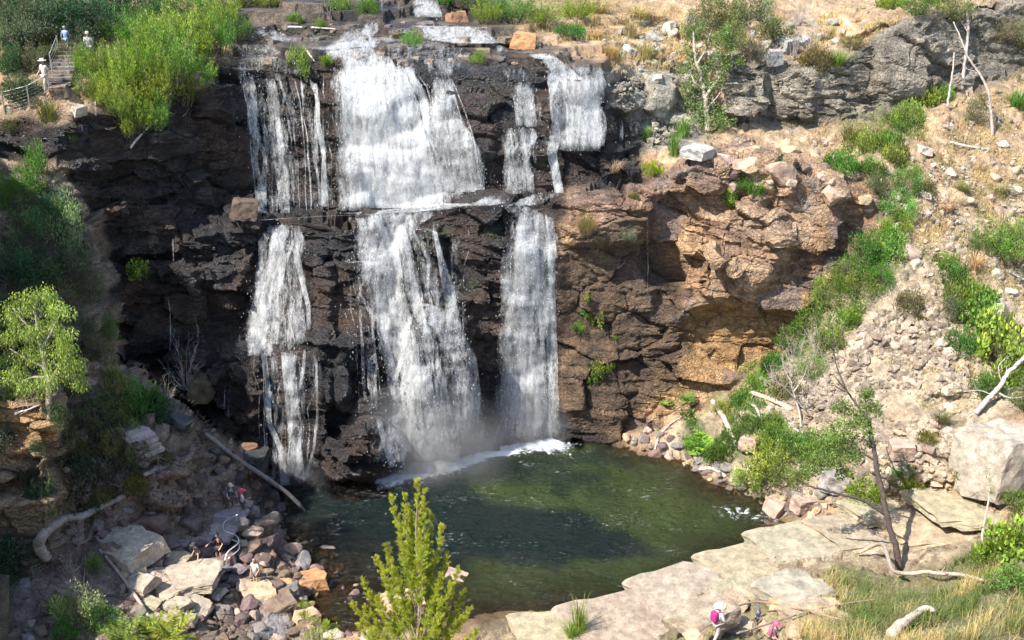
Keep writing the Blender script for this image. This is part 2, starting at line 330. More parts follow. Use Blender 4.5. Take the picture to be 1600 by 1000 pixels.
# displacement: bedded blocks, joints, strata, grain
fl = np.zeros(UU.shape); act = (UU > -300) & (UU < 1900) & (VV > -200) & (VV < 1300)
Q = P0+np.stack([fbm(P0*.3, 2, 3), fbm(P0*.3, 2, 4), fbm(P0*.3, 2, 6)], -1)*.3
c, s_ = math.cos(.35), math.sin(.35)
Qr = np.stack([Q[..., 0]*c-Q[..., 1]*s_, Q[..., 0]*s_+Q[..., 1]*c, Q[..., 2]+.12*Q[..., 0]], -1)
a1, a2, id1, ta = worley(Qr/np.array([4.2, 3.6, 2.3]), 1, tilt=1)
b1, b2, id2, tb = worley(Qr/np.array([2.6, 2.2, .62])+7, 2, tilt=1)
c1, c2, id3, tc_ = worley(Qr/np.array([.95, .85, .26])+3, 3, tilt=1)
strata = vnoise(np.stack([Qr[..., 0]*.12, Qr[..., 1]*.12, Qr[..., 2]*2.6], -1), 8)
strata = np.sign(strata)*np.abs(strata)**.5
e1 = sstep(.0, .07, a2-a1); e2 = sstep(0, .1, b2-b1)
fine = sstep(-.2, .5, fbm(P0*.3+70, 3, 77))
disp_rock = (id1-.5)*.9+ta*.8-(1-e1)*.16+((id2-.5)*.60+tb*.45-(1-e2)*.07)*(.22+.9*fine)*(1-.62*M['orange'])+((id3-.5)*.20+tc_*.15)*(.15+.85*fine)*(1-.45*M['orange'])+strata*.10+fbm(P0*1.4, 4, 9)*.1
soften = np.clip(M['shelf']+.0, 0, 1)
g1, g2, gid = worley(P0/.42+11, 12); k1, k2, kid = worley(P0/1.1+1, 13)
disp_dirt = fbm(P0*.45, 4, 21)*.4+np.maximum(0, .42-g1)*.5*(gid > .35)+np.maximum(0, .45-k1)*1.2*(kid > .8)+fbm(P0*3, 3, 22)*.14
def saw(q, k=.06): f = q % 1; return f-sstep(1-k, 1, f)
sq = P0[..., 1]*.42-P0[..., 0]*.14+fbm(P0*.35, 4, 43)*1.1
shelfd = fbm(P0*np.array([.35, .5, .5]), 4, 41)*.28-saw(sq)*.24-saw(sq*2.7+fbm(P0*.8, 2, 45)*.6, .1)*.06+fbm(P0*2.5, 3, 44)*.07-np.maximum(0, .04-(lambda w_: w_[1]-w_[0])(worley(P0*np.array([.45, .7, .5])+fbm(P0, 2, 46)[..., None]*.3, 47)))*2.5
disp_rock *= 1-.3*M['grey']
d = rocky*disp_rock+(1-rocky)*disp_dirt
d = d*(1-M['shelf'])+shelfd*M['shelf']
near = soft(PL['pool'], 6, .3); d *= 1-.75*near
dampu = sstep(-700, -100, UU)*sstep(2300, 1700, UU); d *= .3+.7*dampu
riv = soft([(350,0),(960,0),(990,60),(960,120),(760,100),(370,100)], 5)
d *= 1-.72*riv
TER = P0+NR*d[..., None]
# stepped river bed: true little terraces
hz = .62; zz = TER[..., 2]+fbm(TER*.22, 3, 51)*.3; fr = (zz/hz) % 1; TER[..., 2] += riv*(sstep(.42, .58, fr)-fr)*hz*1.05
NR2 = normals(TER)

# ---------------------------------------------------------------- surface colours (own colours of the stone and soil)
def col(*c): return np.array(c, float)
lo = fbm(P0*.28, 4, 61)[..., None]; mi = fbm(P0*.9+9, 4, 62)[..., None]; hi = fbm(P0*3.1, 3, 63)[..., None]
def mixn(a, b, n): n = np.clip(n*.5+.5, 0, 1); return a*(1-n)+b*n
C = mixn(col(.34,.24,.14), col(.64,.50,.32), lo*.8+mi*.9)                  # dry soil and straw
C = mixn(C, C*col(1.05,.86,.8), hi)
def put(mask, colr):
    global C
    m_ = np.clip(mask, 0, 1)[..., None]; C = C*(1-m_)+colr*m_
bl = (id1[..., None]-.5)*1.2+(id2[..., None]-.5)*.8
put(small, mixn(col(.40,.30,.20), col(.68,.55,.39), mi+hi*.5))
put(slabs, mixn(col(.28,.25,.21), col(.55,.49,.40), bl+mi))
put(M['grey'], mixn(col(.19,.165,.13), col(.46,.40,.31), mi+bl*.9))
cream = sstep(.35, .8, fbm(P0*.5+3, 3, 71)); 
put(M['orange'], mixn(col(.26,.15,.09), col(.62,.38,.20), bl+lo*1.2+mi*.6))
put(M['orange']*sstep(.1, .5, fbm(P0*.33+20, 3, 73))*.75, mixn(col(.18,.14,.13), col(.33,.26,.24), mi))
alc = soft([(1090,470),(1150,470),(1250,485),(1230,545),(1180,570),(1090,600),(1020,640),(1000,610),(1060,560)]); put(alc, mixn(col(.42,.24,.10), col(.62,.38,.17), mi))
redt = soft([(872,310),(1010,290),(1060,300),(1000,340),(940,400),(900,380)]); put(redt*.7, mixn(col(.30,.16,.10), col(.52,.33,.22), bl+mi))
top = soft([(1060,300),(1130,235),(1240,240),(1330,280),(1300,330),(1210,420),(1130,480),(1080,470),(1130,380)]); put(top*.7, mixn(col(.34,.21,.14), col(.64,.44,.28), bl+mi))
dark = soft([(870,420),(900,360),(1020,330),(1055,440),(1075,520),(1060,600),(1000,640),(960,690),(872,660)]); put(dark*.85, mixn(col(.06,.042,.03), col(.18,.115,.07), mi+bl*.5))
wb = mixn(col(.016,.017,.021), col(.068,.067,.073), mi+bl*.9); wb = mixn(wb, col(.13,.085,.062), lo*1.4-.5)
put(M['wet'], wb)
gm = soft([(625,355),(700,350),(790,360),(760,440),(700,500),(640,480)]); put(gm*.45*sstep(-.1, .5, mi[..., 0]), col(.05,.075,.02))
put(soft([(780,120),(960,240),(1010,290),(880,300),(860,260),(770,220),(740,150)])*sstep(0, .4, bl[..., 0])*.5, col(.12,.09,.06))
put(M['river'], mixn(col(.028,.027,.027), col(.20,.155,.115), bl+mi*1.2))
put(bankM, mixn(col(.17,.125,.095), col(.44,.33,.25), mi+lo))
put(M['nearrock'], mixn(col(.30,.20,.12), col(.60,.45,.29), bl+mi)); put(M['nearrock']*soft([(-50,600),(85,610),(85,690),(0,720),(-50,700)])*.8, mixn(col(.50,.27,.10), col(.62,.38,.18), mi))
seam = np.clip(sstep(.90, .97, sq % 1)+.6*sstep(.88, .96, (sq*2.7+fbm(P0*.8, 2, 45)*.6) % 1), 0, 1)
put(M['path'], mixn(col(.30,.22,.18), col(.42,.32,.27), mi))
put(M['shelf'], mixn(col(.30,.22,.14), col(.58,.46,.31), lo*.9+mi*1.1)); put(M['shelf']*seam*.7, col(.14,.10,.065)+0*C)
put(M['knoll'], mixn(col(.22,.18,.08), col(.45,.36,.2), mi))
pl_ = soft(PL['pool'], 5, .25); put(pl_, mixn(col(.09,.06,.025), col(.26,.17,.08), mi))
green = [  # low ground cover, an own colour of the ground there
 [(1200,560),(1310,430),(1380,330),(1420,340),(1400,430),(1330,500),(1250,560),(1180,620),(1050,640),(1100,620)],
 [(1320,190),(1440,140),(1450,200),(1380,260),(1330,260)],[(740,-20),(930,-20),(930,15),(850,38),(750,36)],[(-900,0),(200,-20),(120,140),(-900,170)],[(1060,650),(1180,600),(1200,700),(1150,720),(1070,700)],
 [(1300,880),(1470,890),(1600,830),(1700,900),(1700,1300),(1300,1300)],[(0,270),(130,330),(170,480),(0,560)]]
gmask = np.zeros(UU.shape)
for g in green: gmask = np.maximum(gmask, soft(g, 4, 1.6))
put(gmask*.75*sstep(-.5, .3, mi[..., 0]), mixn(col(.06,.10,.02), col(.14,.17,.05), hi+mi))
wet = np.clip(M['wet']+.8*M['river']+.45*dark, 0, 1)
# damp margin of the pool
damp = np.clip(blur(inpoly(PL['pool'], UU, VV).astype(float), 9)*1.6, 0, 1); wet = np.maximum(wet, damp*.8); C = C*(1-.45*(damp*(1-pl_))[..., None])
C = np.clip(C, .008, .8)

# ---------------------------------------------------------------- split the sheet into named pieces of the setting
reg = np.zeros((nv-1, nu-1), int)
mu = (UU[:-1, :-1]+UU[1:, 1:])/2; mv = (VV[:-1, :-1]+VV[1:, 1:])/2
def setr(pl, i): reg[inpoly(pl, mu, mv)] = i
names = ['hillside', 'cliff', 'rocky_riverbed', 'left_bank_slope', 'rock_shelf', 'pool_bed', 'foreground_slope']
setr([(-900,175),(110,178),(190,152),(370,84),(650,80),(870,86),(950,105),(975,180),(1010,222),(1130,225),(1210,230),(1390,280),(1385,328),(1305,445),(1205,560),(1100,628),(960,690),(450,770),(330,700),(290,625),(190,560),(150,350),(90,255),(-900,210)], 1)
setr([(370,-20),(780,-20),(800,50),(960,100),(870,86),(650,80),(370,84),(340,60)], 2)
setr([(1125,84),(1240,95),(1320,82),(1370,45),(1440,25),(1490,10),(1620,-5),(1620,100),(1480,150),(1400,175),(1300,200),(1200,197),(1128,188)], 1)
setr(PL['bank'], 3); setr(PL['shelf'], 4); setr(PL['knoll'], 6); setr(PL['pool'], 5)
idx = np.arange(nu*nv).reshape(nv, nu)
quads = np.stack([idx[1:, :-1], idx[1:, 1:], idx[:-1, 1:], idx[:-1, :-1]], -1)
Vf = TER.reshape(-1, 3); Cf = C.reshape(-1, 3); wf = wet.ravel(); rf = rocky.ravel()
TOBJ = []
for i, nm in enumerate(names):
    q = quads[reg == i]; u_, inv_ = np.unique(q.ravel(), return_inverse=True)
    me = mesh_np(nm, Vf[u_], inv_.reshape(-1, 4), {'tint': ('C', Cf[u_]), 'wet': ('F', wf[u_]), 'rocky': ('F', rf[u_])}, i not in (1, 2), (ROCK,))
    o = link(nm, me); tag(o, kind='structure'); TOBJ.append(o)
# ray casting against the whole sheet (decimated copy for speed)
_tri = np.concatenate([quads.reshape(-1, 4)])
tm = mesh_np('tmp', Vf, _tri); bmt = bmesh.new(); bmt.from_mesh(tm); BVH = BVHTree.FromBMesh(bmt); bmt.free(); bpy.data.meshes.remove(tm)
CAM = Vector((0, 0, CAMZ))
def at(u, v):
    d_ = Vector(rays(u, v)).normalized(); r = BVH.ray_cast(CAM, d_, 400)
    return (r[0], r[1]) if r[0] else (CAM+d_*80, Vector((0, 0, 1)))
def ground(x, y, z0=60):
    r = BVH.ray_cast(Vector((x, y, z0)), Vector((0, 0, -1)), 200); return r[0] if r[0] else Vector((x, y, 0))
def pxm(p):   # metres per photo pixel at point p
    return (Vector(p)-CAM).dot(Vector((0, cp, -sp)))/F
# ---------------------------------------------------------------- unseen gorge wall left of the frame, crest shaped to shade the left bank
def shading_ridge():
    ys = np.arange(20, 150, 1.5); ts = np.linspace(0, 1, 40)
    Yg, Tg = np.meshgrid(ys, ts); xin = -(.475*Yg+3.5)
    X = xin-Tg*50
    crest = np.interp(Yg, [20, 33, 37, 40, 43, 46, 52, 56, 60, 72, 84, 110, 150], [12, 17, 20, 26, 31, 33, 35, 35, 34, 34, 35, 36, 38])
    base = np.interp(Yg, [20, 50, 60, 72, 90, 150], [2, 6, 17, 24, 24, 26])
    Z = base+(crest-base)*sstep(0, .22, Tg)+Tg*8
    P = np.stack([X, Yg, Z], -1); P += fbm(P*.25, 4, 91)[..., None]*np.array([.8, .3, 3.2])
    ny, nx = P.shape[:2]; id_ = np.arange(ny*nx).reshape(ny, nx)
    q = np.stack([id_[:-1, :-1], id_[:-1, 1:], id_[1:, 1:], id_[1:, :-1]], -1).reshape(-1, 4)
    Pf = P.reshape(-1, 3); m_ = fbm(Pf*.5, 4, 92)[:, None]
    me = mesh_np('shading_gorge_wall', Pf, q, {'tint': ('C', mixn(col(.10,.09,.05), col(.25,.19,.12), m_)), 'wet': ('F', np.zeros(len(Pf))), 'rocky': ('F', np.full(len(Pf), .5))}, True, (ROCK,))
    tag(link('shading_gorge_wall', me), kind='structure')
shading_ridge()
# ---------------------------------------------------------------- pool
def seg_d(X, Y, a, b):
    ax, ay = a[:2]; bx, by = b[:2]; L2 = (bx-ax)**2+(by-ay)**2; t = np.clip(((X-ax)*(bx-ax)+(Y-ay)*(by-ay))/L2, 0, 1)
    return np.hypot(X-ax-t*(bx-ax), Y-ay-t*(by-ay))
def plane_pt(u, v, z=0):
    r = rays(u, v); t = (z-CAMZ)/r[2]; return r*t+np.array([0, 0, CAMZ])
def water_mat():
    m, o, N, L = newmat('pool_water'); g = N('NewGeometry'); dp = N('Attribute', attribute_name='depth'); shd = N('Attribute', attribute_name='pool_shade'); fo = N('Attribute', attribute_name='foam_glint')
    dr = N('MapRange', i_From_Min=.1, i_From_Max=1.3); L(dp.outputs['Fac'], dr.inputs[0])
    n = N('TexNoise', i_Scale=.25, i_Detail=4); L(g.outputs['Position'], n.inputs['Vector'])
    deep = mixc(N, L, (.014,.022,.008), (.048,.066,.020), n.outputs[0])
    deep = mixc(N, L, deep, (.004,.010,.011), shd.outputs['Fac'])
    d = N('BsdfPrincipled', i_Roughness=.07, i_IOR=1.33); L(deep, d.inputs['Base Color'])
    t = N('BsdfTransparent'); t.inputs[0].default_value = (.62,.52,.33,1); gl = N('BsdfGlossy', i_Roughness=.08); fr = N('Fresnel', i_IOR=1.33)
    sh = N('MixShader'); L(fr.outputs[0], sh.inputs[0]); L(t.outputs[0], sh.inputs[1]); L(gl.outputs[0], sh.inputs[2])
    x = N('MixShader'); L(dr.outputs[0], x.inputs[0]); L(sh.outputs[0], x.inputs[1]); L(d.outputs[0], x.inputs[2])
    mp = N('Mapping'); mp.inputs['Scale'].default_value = (1, 1.7, 1); mp.inputs['Rotation'].default_value = (0, 0, .35); L(g.outputs['Position'], mp.inputs[0])
    w1 = N('TexNoise', i_Scale=2.4, i_Detail=4, i_Roughness=.6); L(mp.outputs[0], w1.inputs['Vector'])
    w2 = N('TexNoise', i_Scale=7, i_Detail=3); L(mp.outputs[0], w2.inputs['Vector'])
    hh = math_(N, L, 'MULTIPLY', w2.outputs[0], .35); hh = math_(N, L, 'ADD', hh, w1.outputs[0])
    bp = N('Bump', i_Strength=1.0, i_Distance=.38); L(hh, bp.inputs['Height'])
    for q in (d, gl, fr): L(bp.outputs[0], q.inputs['Normal'])
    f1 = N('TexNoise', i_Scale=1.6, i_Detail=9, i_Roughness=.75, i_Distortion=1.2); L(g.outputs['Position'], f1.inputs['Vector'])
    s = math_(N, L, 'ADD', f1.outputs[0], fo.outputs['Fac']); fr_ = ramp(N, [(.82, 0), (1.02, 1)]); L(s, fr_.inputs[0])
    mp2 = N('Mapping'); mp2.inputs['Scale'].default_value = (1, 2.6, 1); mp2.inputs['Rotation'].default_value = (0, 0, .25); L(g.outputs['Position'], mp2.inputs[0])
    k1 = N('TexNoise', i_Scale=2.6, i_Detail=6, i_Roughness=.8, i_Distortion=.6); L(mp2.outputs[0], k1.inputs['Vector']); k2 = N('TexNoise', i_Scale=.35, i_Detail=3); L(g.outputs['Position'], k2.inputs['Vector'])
    ks = math_(N, L, 'MULTIPLY', k2.outputs[0], .35); ks = math_(N, L, 'ADD', ks, k1.outputs[0]); kr = ramp(N, [(.80, 0), (.93, .42)]); L(ks, kr.inputs[0])  # pale streaks painted over the water as glints on the ripples
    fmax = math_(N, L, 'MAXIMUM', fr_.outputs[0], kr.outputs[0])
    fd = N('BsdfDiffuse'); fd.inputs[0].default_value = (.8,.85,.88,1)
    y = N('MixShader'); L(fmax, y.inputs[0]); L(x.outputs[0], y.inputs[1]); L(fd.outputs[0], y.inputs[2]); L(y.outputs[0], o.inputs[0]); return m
xs = np.arange(-17, 22, .11); ys = np.arange(42, 67.5, .11); X, Y = np.meshgrid(xs, ys)
cx, cy = np.arange(-17.5, 23, .7), np.arange(41.5, 68.5, .7); cg = np.array([[ground(x, y, 6 if y > 44 else 6).z for x in cx] for y in cy])
def bil(X, Y):
    fx = np.clip((X-cx[0])/.7, 0, len(cx)-1.01); fy = np.clip((Y-cy[0])/.7, 0, len(cy)-1.01); ix = fx.astype(int); iy = fy.astype(int); a = fx-ix; b = fy-iy
    return cg[iy, ix]*(1-a)*(1-b)+cg[iy, ix+1]*a*(1-b)+cg[iy+1, ix]*(1-a)*b+cg[iy+1, ix+1]*a*b
depth = np.clip(-bil(X, Y), 0, 4)
P3 = np.stack([X, Y, np.zeros_like(X)], -1)
base = [plane_pt(*p) for p in [(455,755),(500,748),(620,738),(660,728),(740,712),(860,690)]]
fd = np.full(X.shape, 99.)
for i in range(2, len(base)-1): fd = np.minimum(fd, seg_d(X, Y, base[i], base[i+1]))
fd2 = np.minimum(seg_d(X, Y, base[0], base[1]), 99)
wx = X+.5*fbm(P3*.6, 2, 84); wy = Y+.5*fbm(P3*.6+9, 2, 85)
wave = fbm(np.stack([wx*.6+wy*.2, wy*1.2, 0*X], -1), 2, 81)*.10-np.abs(vnoise(np.stack([wx*.9+wy*.4, wy*2.0, 0*X], -1), 86))*.17-np.abs(vnoise(np.stack([wx*1.9-wy*.6, wy*3.4, 0*X], -1), 87))*.10+fbm(P3*.3, 2, 82)*.03
wave += .05*np.exp(-fd/3)*fbm(P3*1.8, 3, 83)
foam_glint = np.maximum(.40*np.exp(-(fd/1.0)**2)+.47*np.exp(-fd/3.2), .36*np.exp(-(fd2/.9)**2))
def wpoly(pl): return inpoly([tuple(plane_pt(*p)[:2]) for p in pl], X+fbm(P3*.5, 3, 88)*1.3, Y+fbm(P3*.5+5, 3, 89)*1.3).astype(float)
pool_shade = np.clip(wpoly([(430,750),(620,735),(690,735),(800,785),(900,798),(980,828),(1040,874),(900,882),(760,862),(700,890),(560,930),(470,900),(430,800)])+.7*wpoly([(640,735),(700,730),(820,705),(960,700),(990,720),(900,728),(960,760),(880,770),(800,735),(700,745)]), 0, 1)  # dark patches painted into the water colour as shadow lying on the pool
pool_shade = blur(pool_shade, 4)
foam_glint = foam_glint*(.75+.5*fbm(P3*.5, 3, 99))
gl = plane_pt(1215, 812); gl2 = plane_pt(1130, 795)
foam_glint = np.maximum(foam_glint, .30*np.exp(-(seg_d(X, Y, gl, gl2)/1.6)**2))  # besides the foam: pale patch painted as sun glints near the right shore
P3[..., 2] = wave
n_y, n_x = X.shape; id_ = np.arange(n_y*n_x).reshape(n_y, n_x)
q = np.stack([id_[:-1, :-1], id_[:-1, 1:], id_[1:, 1:], id_[1:, :-1]], -1).reshape(-1, 4)
pool = link('pool_water', mesh_np('pool_water', P3.reshape(-1, 3), q, {'depth': ('F', depth.ravel()), 'foam_glint': ('F', foam_glint.ravel()), 'pool_shade': ('F', pool_shade.ravel()*.92)}, True, (water_mat(),))); tag(pool, kind='structure')

# ---------------------------------------------------------------- falling water: sheets that hang in front of the rock and never run back under an overhang
DG = (TER-np.array([0, 0, CAMZ]))@np.array([0, cp, -sp])
DM = DG.copy()
for ax in (0, 1):
    t_ = DM.copy()
    for s_ in range(-3, 4): t_ = np.minimum(t_, np.roll(DM, s_, ax))
    DM = t_
DM = blur(DM, 1)
def samp(G, u, v):
    fu = np.interp(u, GU, np.arange(nu)); fv = np.interp(v, GV, np.arange(nv)); iu = np.clip(fu.astype(int), 0, nu-2); iv = np.clip(fv.astype(int), 0, nv-2); a = fu-iu; b = fv-iv
    return G[iv, iu]*(1-a)*(1-b)+G[iv, iu+1]*a*(1-b)+G[iv+1, iu]*(1-a)*b+G[iv+1, iu+1]*a*b
def fall_mat():
    m, o, N, L = newmat('falling_water'); fu = N('Attribute', attribute_name='fuv'); de = N('Attribute', attribute_name='dens')
    def noise(sc, scale, det, rough=.6, dist=0):
        mp = N('Mapping'); mp.inputs['Scale'].default_value = sc; L(fu.outputs['Vector'], mp.inputs[0]); n = N('TexNoise', i_Scale=scale, i_Detail=det, i_Roughness=rough, i_Distortion=dist); L(mp.outputs[0], n.inputs['Vector']); return n.outputs[0]
    a = noise((1.5, .35, 1), 1.5, 5, .7, .6); b = noise((4, 1.5, 1), 2.6, 5, .8, .8); c = noise((1, .8, 1), .5, 2)
    s = math_(N, L, 'MULTIPLY', a, .5); b_ = math_(N, L, 'MULTIPLY', b, .42); c_ = math_(N, L, 'MULTIPLY', c, .15); s = math_(N, L, 'ADD', s, b_); s = math_(N, L, 'ADD', s, c_)
    s = math_(N, L, 'MULTIPLY', s, 2.0); s = math_(N, L, 'ADD', s, de.outputs['Fac']); al = ramp(N, [(.0, 0), (.25, .35), (.6, 1)]); s = math_(N, L, 'SUBTRACT', s, .60+.535*2.0); L(s, al.inputs[0])
    r = ramp(N, [(.30, (.62,.68,.71)), (.50, (.97,.98,.99))]); L(b, r.inputs[0])
    bp = N('Bump', i_Strength=.8, i_Distance=.25); L(b, bp.inputs['Height']); d = N('BsdfDiffuse'); L(r.outputs[0], d.inputs[0]); L(bp.outputs[0], d.inputs['Normal']); t = N('BsdfTranslucent'); t.inputs[0].default_value = (.9,.93,.95,1)
    x = N('MixShader', n0=.28); L(d.outputs[0], x.inputs[1]); L(t.outputs[0], x.inputs[2])
    tr = N('BsdfTransparent'); y = N('MixShader'); L(al.outputs[0], y.inputs[0]); L(tr.outputs[0], y.inputs[1]); L(x.outputs[0], y.inputs[2])
    L(y.outputs[0], o.inputs[0]); m.use_transparent_shadow = True; return m
FALLM = fall_mat(); DROPS = []
def unit_(a): return a/np.linalg.norm(a, axis=-1, keepdims=True)
def stream(pts, dens=.8, off=.18, drops=0, seed=0, step=3.0, edge=.35, free=True):
    pts = np.array([p if len(p) > 3 else (*p, dens) for p in pts], float)
    sl = np.r_[0, np.cumsum(np.hypot(np.diff(pts[:, 0]), np.diff(pts[:, 1])))]
    ss = np.arange(0, sl[-1]+step, step); u0 = np.interp(ss, sl, pts[:, 0]); v0 = np.interp(ss, sl, pts[:, 1]); w0 = np.interp(ss, sl, pts[:, 2]); d0 = np.interp(ss, sl, pts[:, 3])
    nc = max(3, int(w0.max()/3.5)); cr = np.linspace(-1, 1, nc)
    U = u0[:, None]+cr[None]*w0[:, None]/2; V = v0[:, None]+np.zeros_like(U)
    D = samp(DM, U.ravel(), V.ravel()).reshape(U.shape)-off
    R = rays(U, V); yy = R[..., 1]*D/F
    if free:
        for k in range(1, len(yy)): yy[k] = np.minimum(yy[k], yy[k-1]+.015)
    P = R*(yy/R[..., 1])[..., None]+np.array([0, 0, CAMZ])
    P += NRjit(P, seed)+unit_(R)*(-fbm(np.stack([P[..., 0]*3.2, P[..., 1]*3.2, P[..., 2]*1.1+seed], -1), 3, 7)*.07)[..., None]
    xm = U*.04; tm_ = np.r_[0, np.cumsum(np.linalg.norm(np.diff(P[:, nc//2], axis=0), axis=-1))][:, None]+np.zeros_like(U)
    e = 1-np.abs(cr[None]+fbm(np.stack([xm*0+seed, tm_*.5, xm*0], -1), 2, 3)*.2)**2.2
    ends = np.minimum(1, np.minimum(ss, ss[-1]-ss)/10)[:, None]
    de = d0[:, None]*(.55+.45*np.clip(e*1.6, -1, 1))*np.where(e < 0, .5, 1)-(1-ends)*.15
    de = np.where(np.abs(cr)[None] > .99, np.minimum(de, .05), de)
    return P, np.stack([xm, tm_, xm*0+seed*3.7], -1), de
def NRjit(P, seed): return (fbm(P*1.3+seed, 3, 5)*.10)[..., None]*np.array([.3, -1, .2])
def waterfall(name, label, streams):
    Vs, Fs, Us, Ds, o_ = [], [], [], [], 0
    for k, (pts, dens, drops) in enumerate(streams):
        drops = int(drops*.07)
        for lay in range(2 if dens > .6 else 1):
            P, fu, de = stream(pts, dens-.12*lay, .14+.22*lay, seed=k*5+lay*2+len(name))
            a, b = de.shape; id_ = np.arange(a*b).reshape(a, b)+o_
            Vs.append(P.reshape(-1, 3)); Us.append(fu.reshape(-1, 3)); Ds.append(de.ravel())
            Fs.append(np.stack([id_[:-1, :-1], id_[1:, :-1], id_[1:, 1:], id_[:-1, 1:]], -1).reshape(-1, 4)); o_ += a*b
        if drops:
            # flying drops: small elongated flecks thrown off the sheet
            i = RNG.integers(0, a, drops); j = RNG.integers(0, b, drops); c0 = P[i, j]+RNG.normal(0, 1, (drops, 3))*np.array([.13, .15, .3])-np.array([0, .25, 0])
            h = RNG.uniform(.03, .08, drops)[:, None]; wv = np.array([1, 0, 0])*RNG.uniform(.008, .022, drops)[:, None]; up = np.array([0, 0, 1])*h+RNG.normal(0, .008, (drops, 3))
            q = np.stack([c0-up, c0+wv, c0+up, c0-wv], 1).reshape(-1, 3); n = len(q)
            Vs.append(q); Us.append(np.zeros((n, 3))); Ds.append(np.full(n, 1.4)); Fs.append(np.arange(n).reshape(-1, 4)+o_); o_ += n
    o = link(name, mesh_np(name, np.concatenate(Vs), np.concatenate(Fs), {'fuv': ('V2', np.concatenate(Us)), 'dens': ('F', np.concatenate(Ds))}, True, (FALLM,)))
    tag(o, label, kind='structure'); return o
TR = random.Random(5)
def threads(a0, a1, v0, b0, b1, v1, n, w_=9, dens=.8, bow=0):
    out = []
    for i in range(n):
        t = (i+TR.uniform(.1, .9))/n; ua = a0+(a1-a0)*t; ub = b0+(b1-b0)*t; va = v0+TR.uniform(-6, 14); vb = v1+TR.uniform(-14, 2); k = TR.uniform(.6, 2.2); mx = TR.uniform(3, 9)
        pts = [(ua, va, w_*k*.8)]+[(ua+(ub-ua)*q**.6+TR.uniform(-mx, mx)*(q < .8), va+(vb-va)*q, w_*k*TR.uniform(.5, 1.6)) for q in (.15, .3, .45, .6, .8, 1)]
        out.append((pts, dens*TR.uniform(.72, 1.0), 20))
    return out
waterfall('waterfall', 'broad white main cascade falling over the upper cliff onto the middle ledge', [
 ([(570,88,80),(574,110,100),(585,160,125),(600,215,140),(612,270,150),(618,325,165)], .95, 1500),
 ([(570,92,100),(590,160,160),(612,240,190),(625,330,215)], .42, 1500),
 ([(532,105,40),(548,180,60),(552,260,70),(556,330,80)], .75, 900),
 ([(632,92,34),(642,140,38),(660,200,50),(680,260,70),(690,312,80)], .72, 900),
 ([(690,122,38),(694,165,44),(702,200,62),(714,240,84),(716,300,90)], .86, 1500),
 ([(700,200,90),(735,260,70),(735,305,60)], .5, 500),
]+threads(530,640,100,540,700,332,22,12,.86)+threads(680,705,125,690,755,305,10,8,.85)+threads(628,645,100,690,720,315,6,8,.8))
waterfall('waterfall', 'thin curtain of separate water threads down the dark upper left cliff', [
 ([(385,110,50),(400,160,80),(425,240,105),(430,335,110)], .57, 400), ([(450,120,60),(465,200,100),(480,260,105),(482,335,105)], .55, 400),
 ([(370,98,20),(388,140,22),(402,190,20)], .7, 100), ([(432,112,16),(452,160,18),(462,200,16)], .7, 100), ([(395,100,40),(440,104,30),(470,118,20)], .6, 40),
]+threads(372,520,120,396,534,336,18,9,.86))
waterfall('waterfall', 'white plume plunging from the middle ledge to the pool in spray', [
 ([(610,330,165),(600,350,120),(588,400,80),(598,450,64),(618,520,66),(640,600,80),(655,660,100),(668,722,180)], .84, 3000),
 ([(600,345,110),(570,400,70),(556,450,60),(560,520,60),(590,600,60),(625,680,70),(650,728,90)], .46, 1500),
 ([(620,345,90),(640,420,70),(640,500,70),(655,600,90),(690,720,120)], .48, 1500),
 ([(600,420,120),(615,520,150),(645,620,180),(680,725,230)], .40, 2000),
 ([(545,410,18),(575,408,40),(592,416,40),(600,430,30)], .9, 100),
 ([(545,510,12),(572,525,26),(585,570,40),(605,640,50),(640,735,60)], .55, 600),
 ([(640,472,50),(672,484,70),(700,510,60),(722,560,50),(730,620,50),(728,690,70)], .78, 1500),
 ([(690,500,60),(690,560,80),(690,620,90),(685,700,100)], .55, 900),
 ([(640,360,10),(665,357,10),(680,362,10),(688,400,12),(700,450,26),(712,520,30)], .8, 300),
 ([(706,372,20),(712,420,26),(716,500,30),(722,570,20)], .62, 300),([(722,440,8),(724,540,8)], .75, 40),
 ([(592,655,14),(600,690,14),(615,730,20)], .85, 60),
]+threads(560,650,345,610,720,700,16,13,.78)+threads(640,715,480,600,742,715,16,9,.84)+threads(540,600,420,560,640,640,10,6,.76)+threads(640,735,345,650,728,560,8,6,.74))
waterfall('waterfall', 'stepped white fall below the left ledge running down to the pool edge', [
 ([(445,350,60),(436,390,56),(428,440,84),(430,490,104),(420,545,110)], .70, 800),
 ([(440,352,40),(430,400,24),(410,460,34),(405,520,40),(408,556,50)], .85, 600),
 ([(460,380,20),(470,430,14),(482,480,12),(482,515,10)], .8, 100),
 ([(425,478,8),(455,480,8),(478,505,8)], .8, 60),
 ([(412,552,12),(418,600,12),(420,660,14),(438,700,14),(446,758,22)], .86, 250),
 ([(446,550,70),(450,620,70),(452,690,60),(462,752,50)], .58, 300),([(450,550,30),(455,620,26),(460,690,26),(468,752,24)], .8, 200),([(470,560,16),(474,640,16),(470,700,14)], .68, 200),
 ([(494,560,8),(496,650,9),(490,700,9),(478,752,14)], .8, 60),([(405,550,70),(450,548,90),(480,552,30)], .6, 100),
 ([(395,545,6),(420,540,6),(450,548,6)], .85, 0),([(440,440,6),(460,470,6),(452,500,6),(462,540,6)], .85, 0),([(410,470,6),(432,478,6),(425,520,6)], .85, 0),
 ([(360,598,5),(356,650,6),(372,690,8)], .7, 0),([(430,690,20),(440,720,30),(446,755,40)], .6, 50),
]+threads(425,465,352,385,475,550,14,9,.8)+threads(395,498,552,405,482,748,13,6,.88))
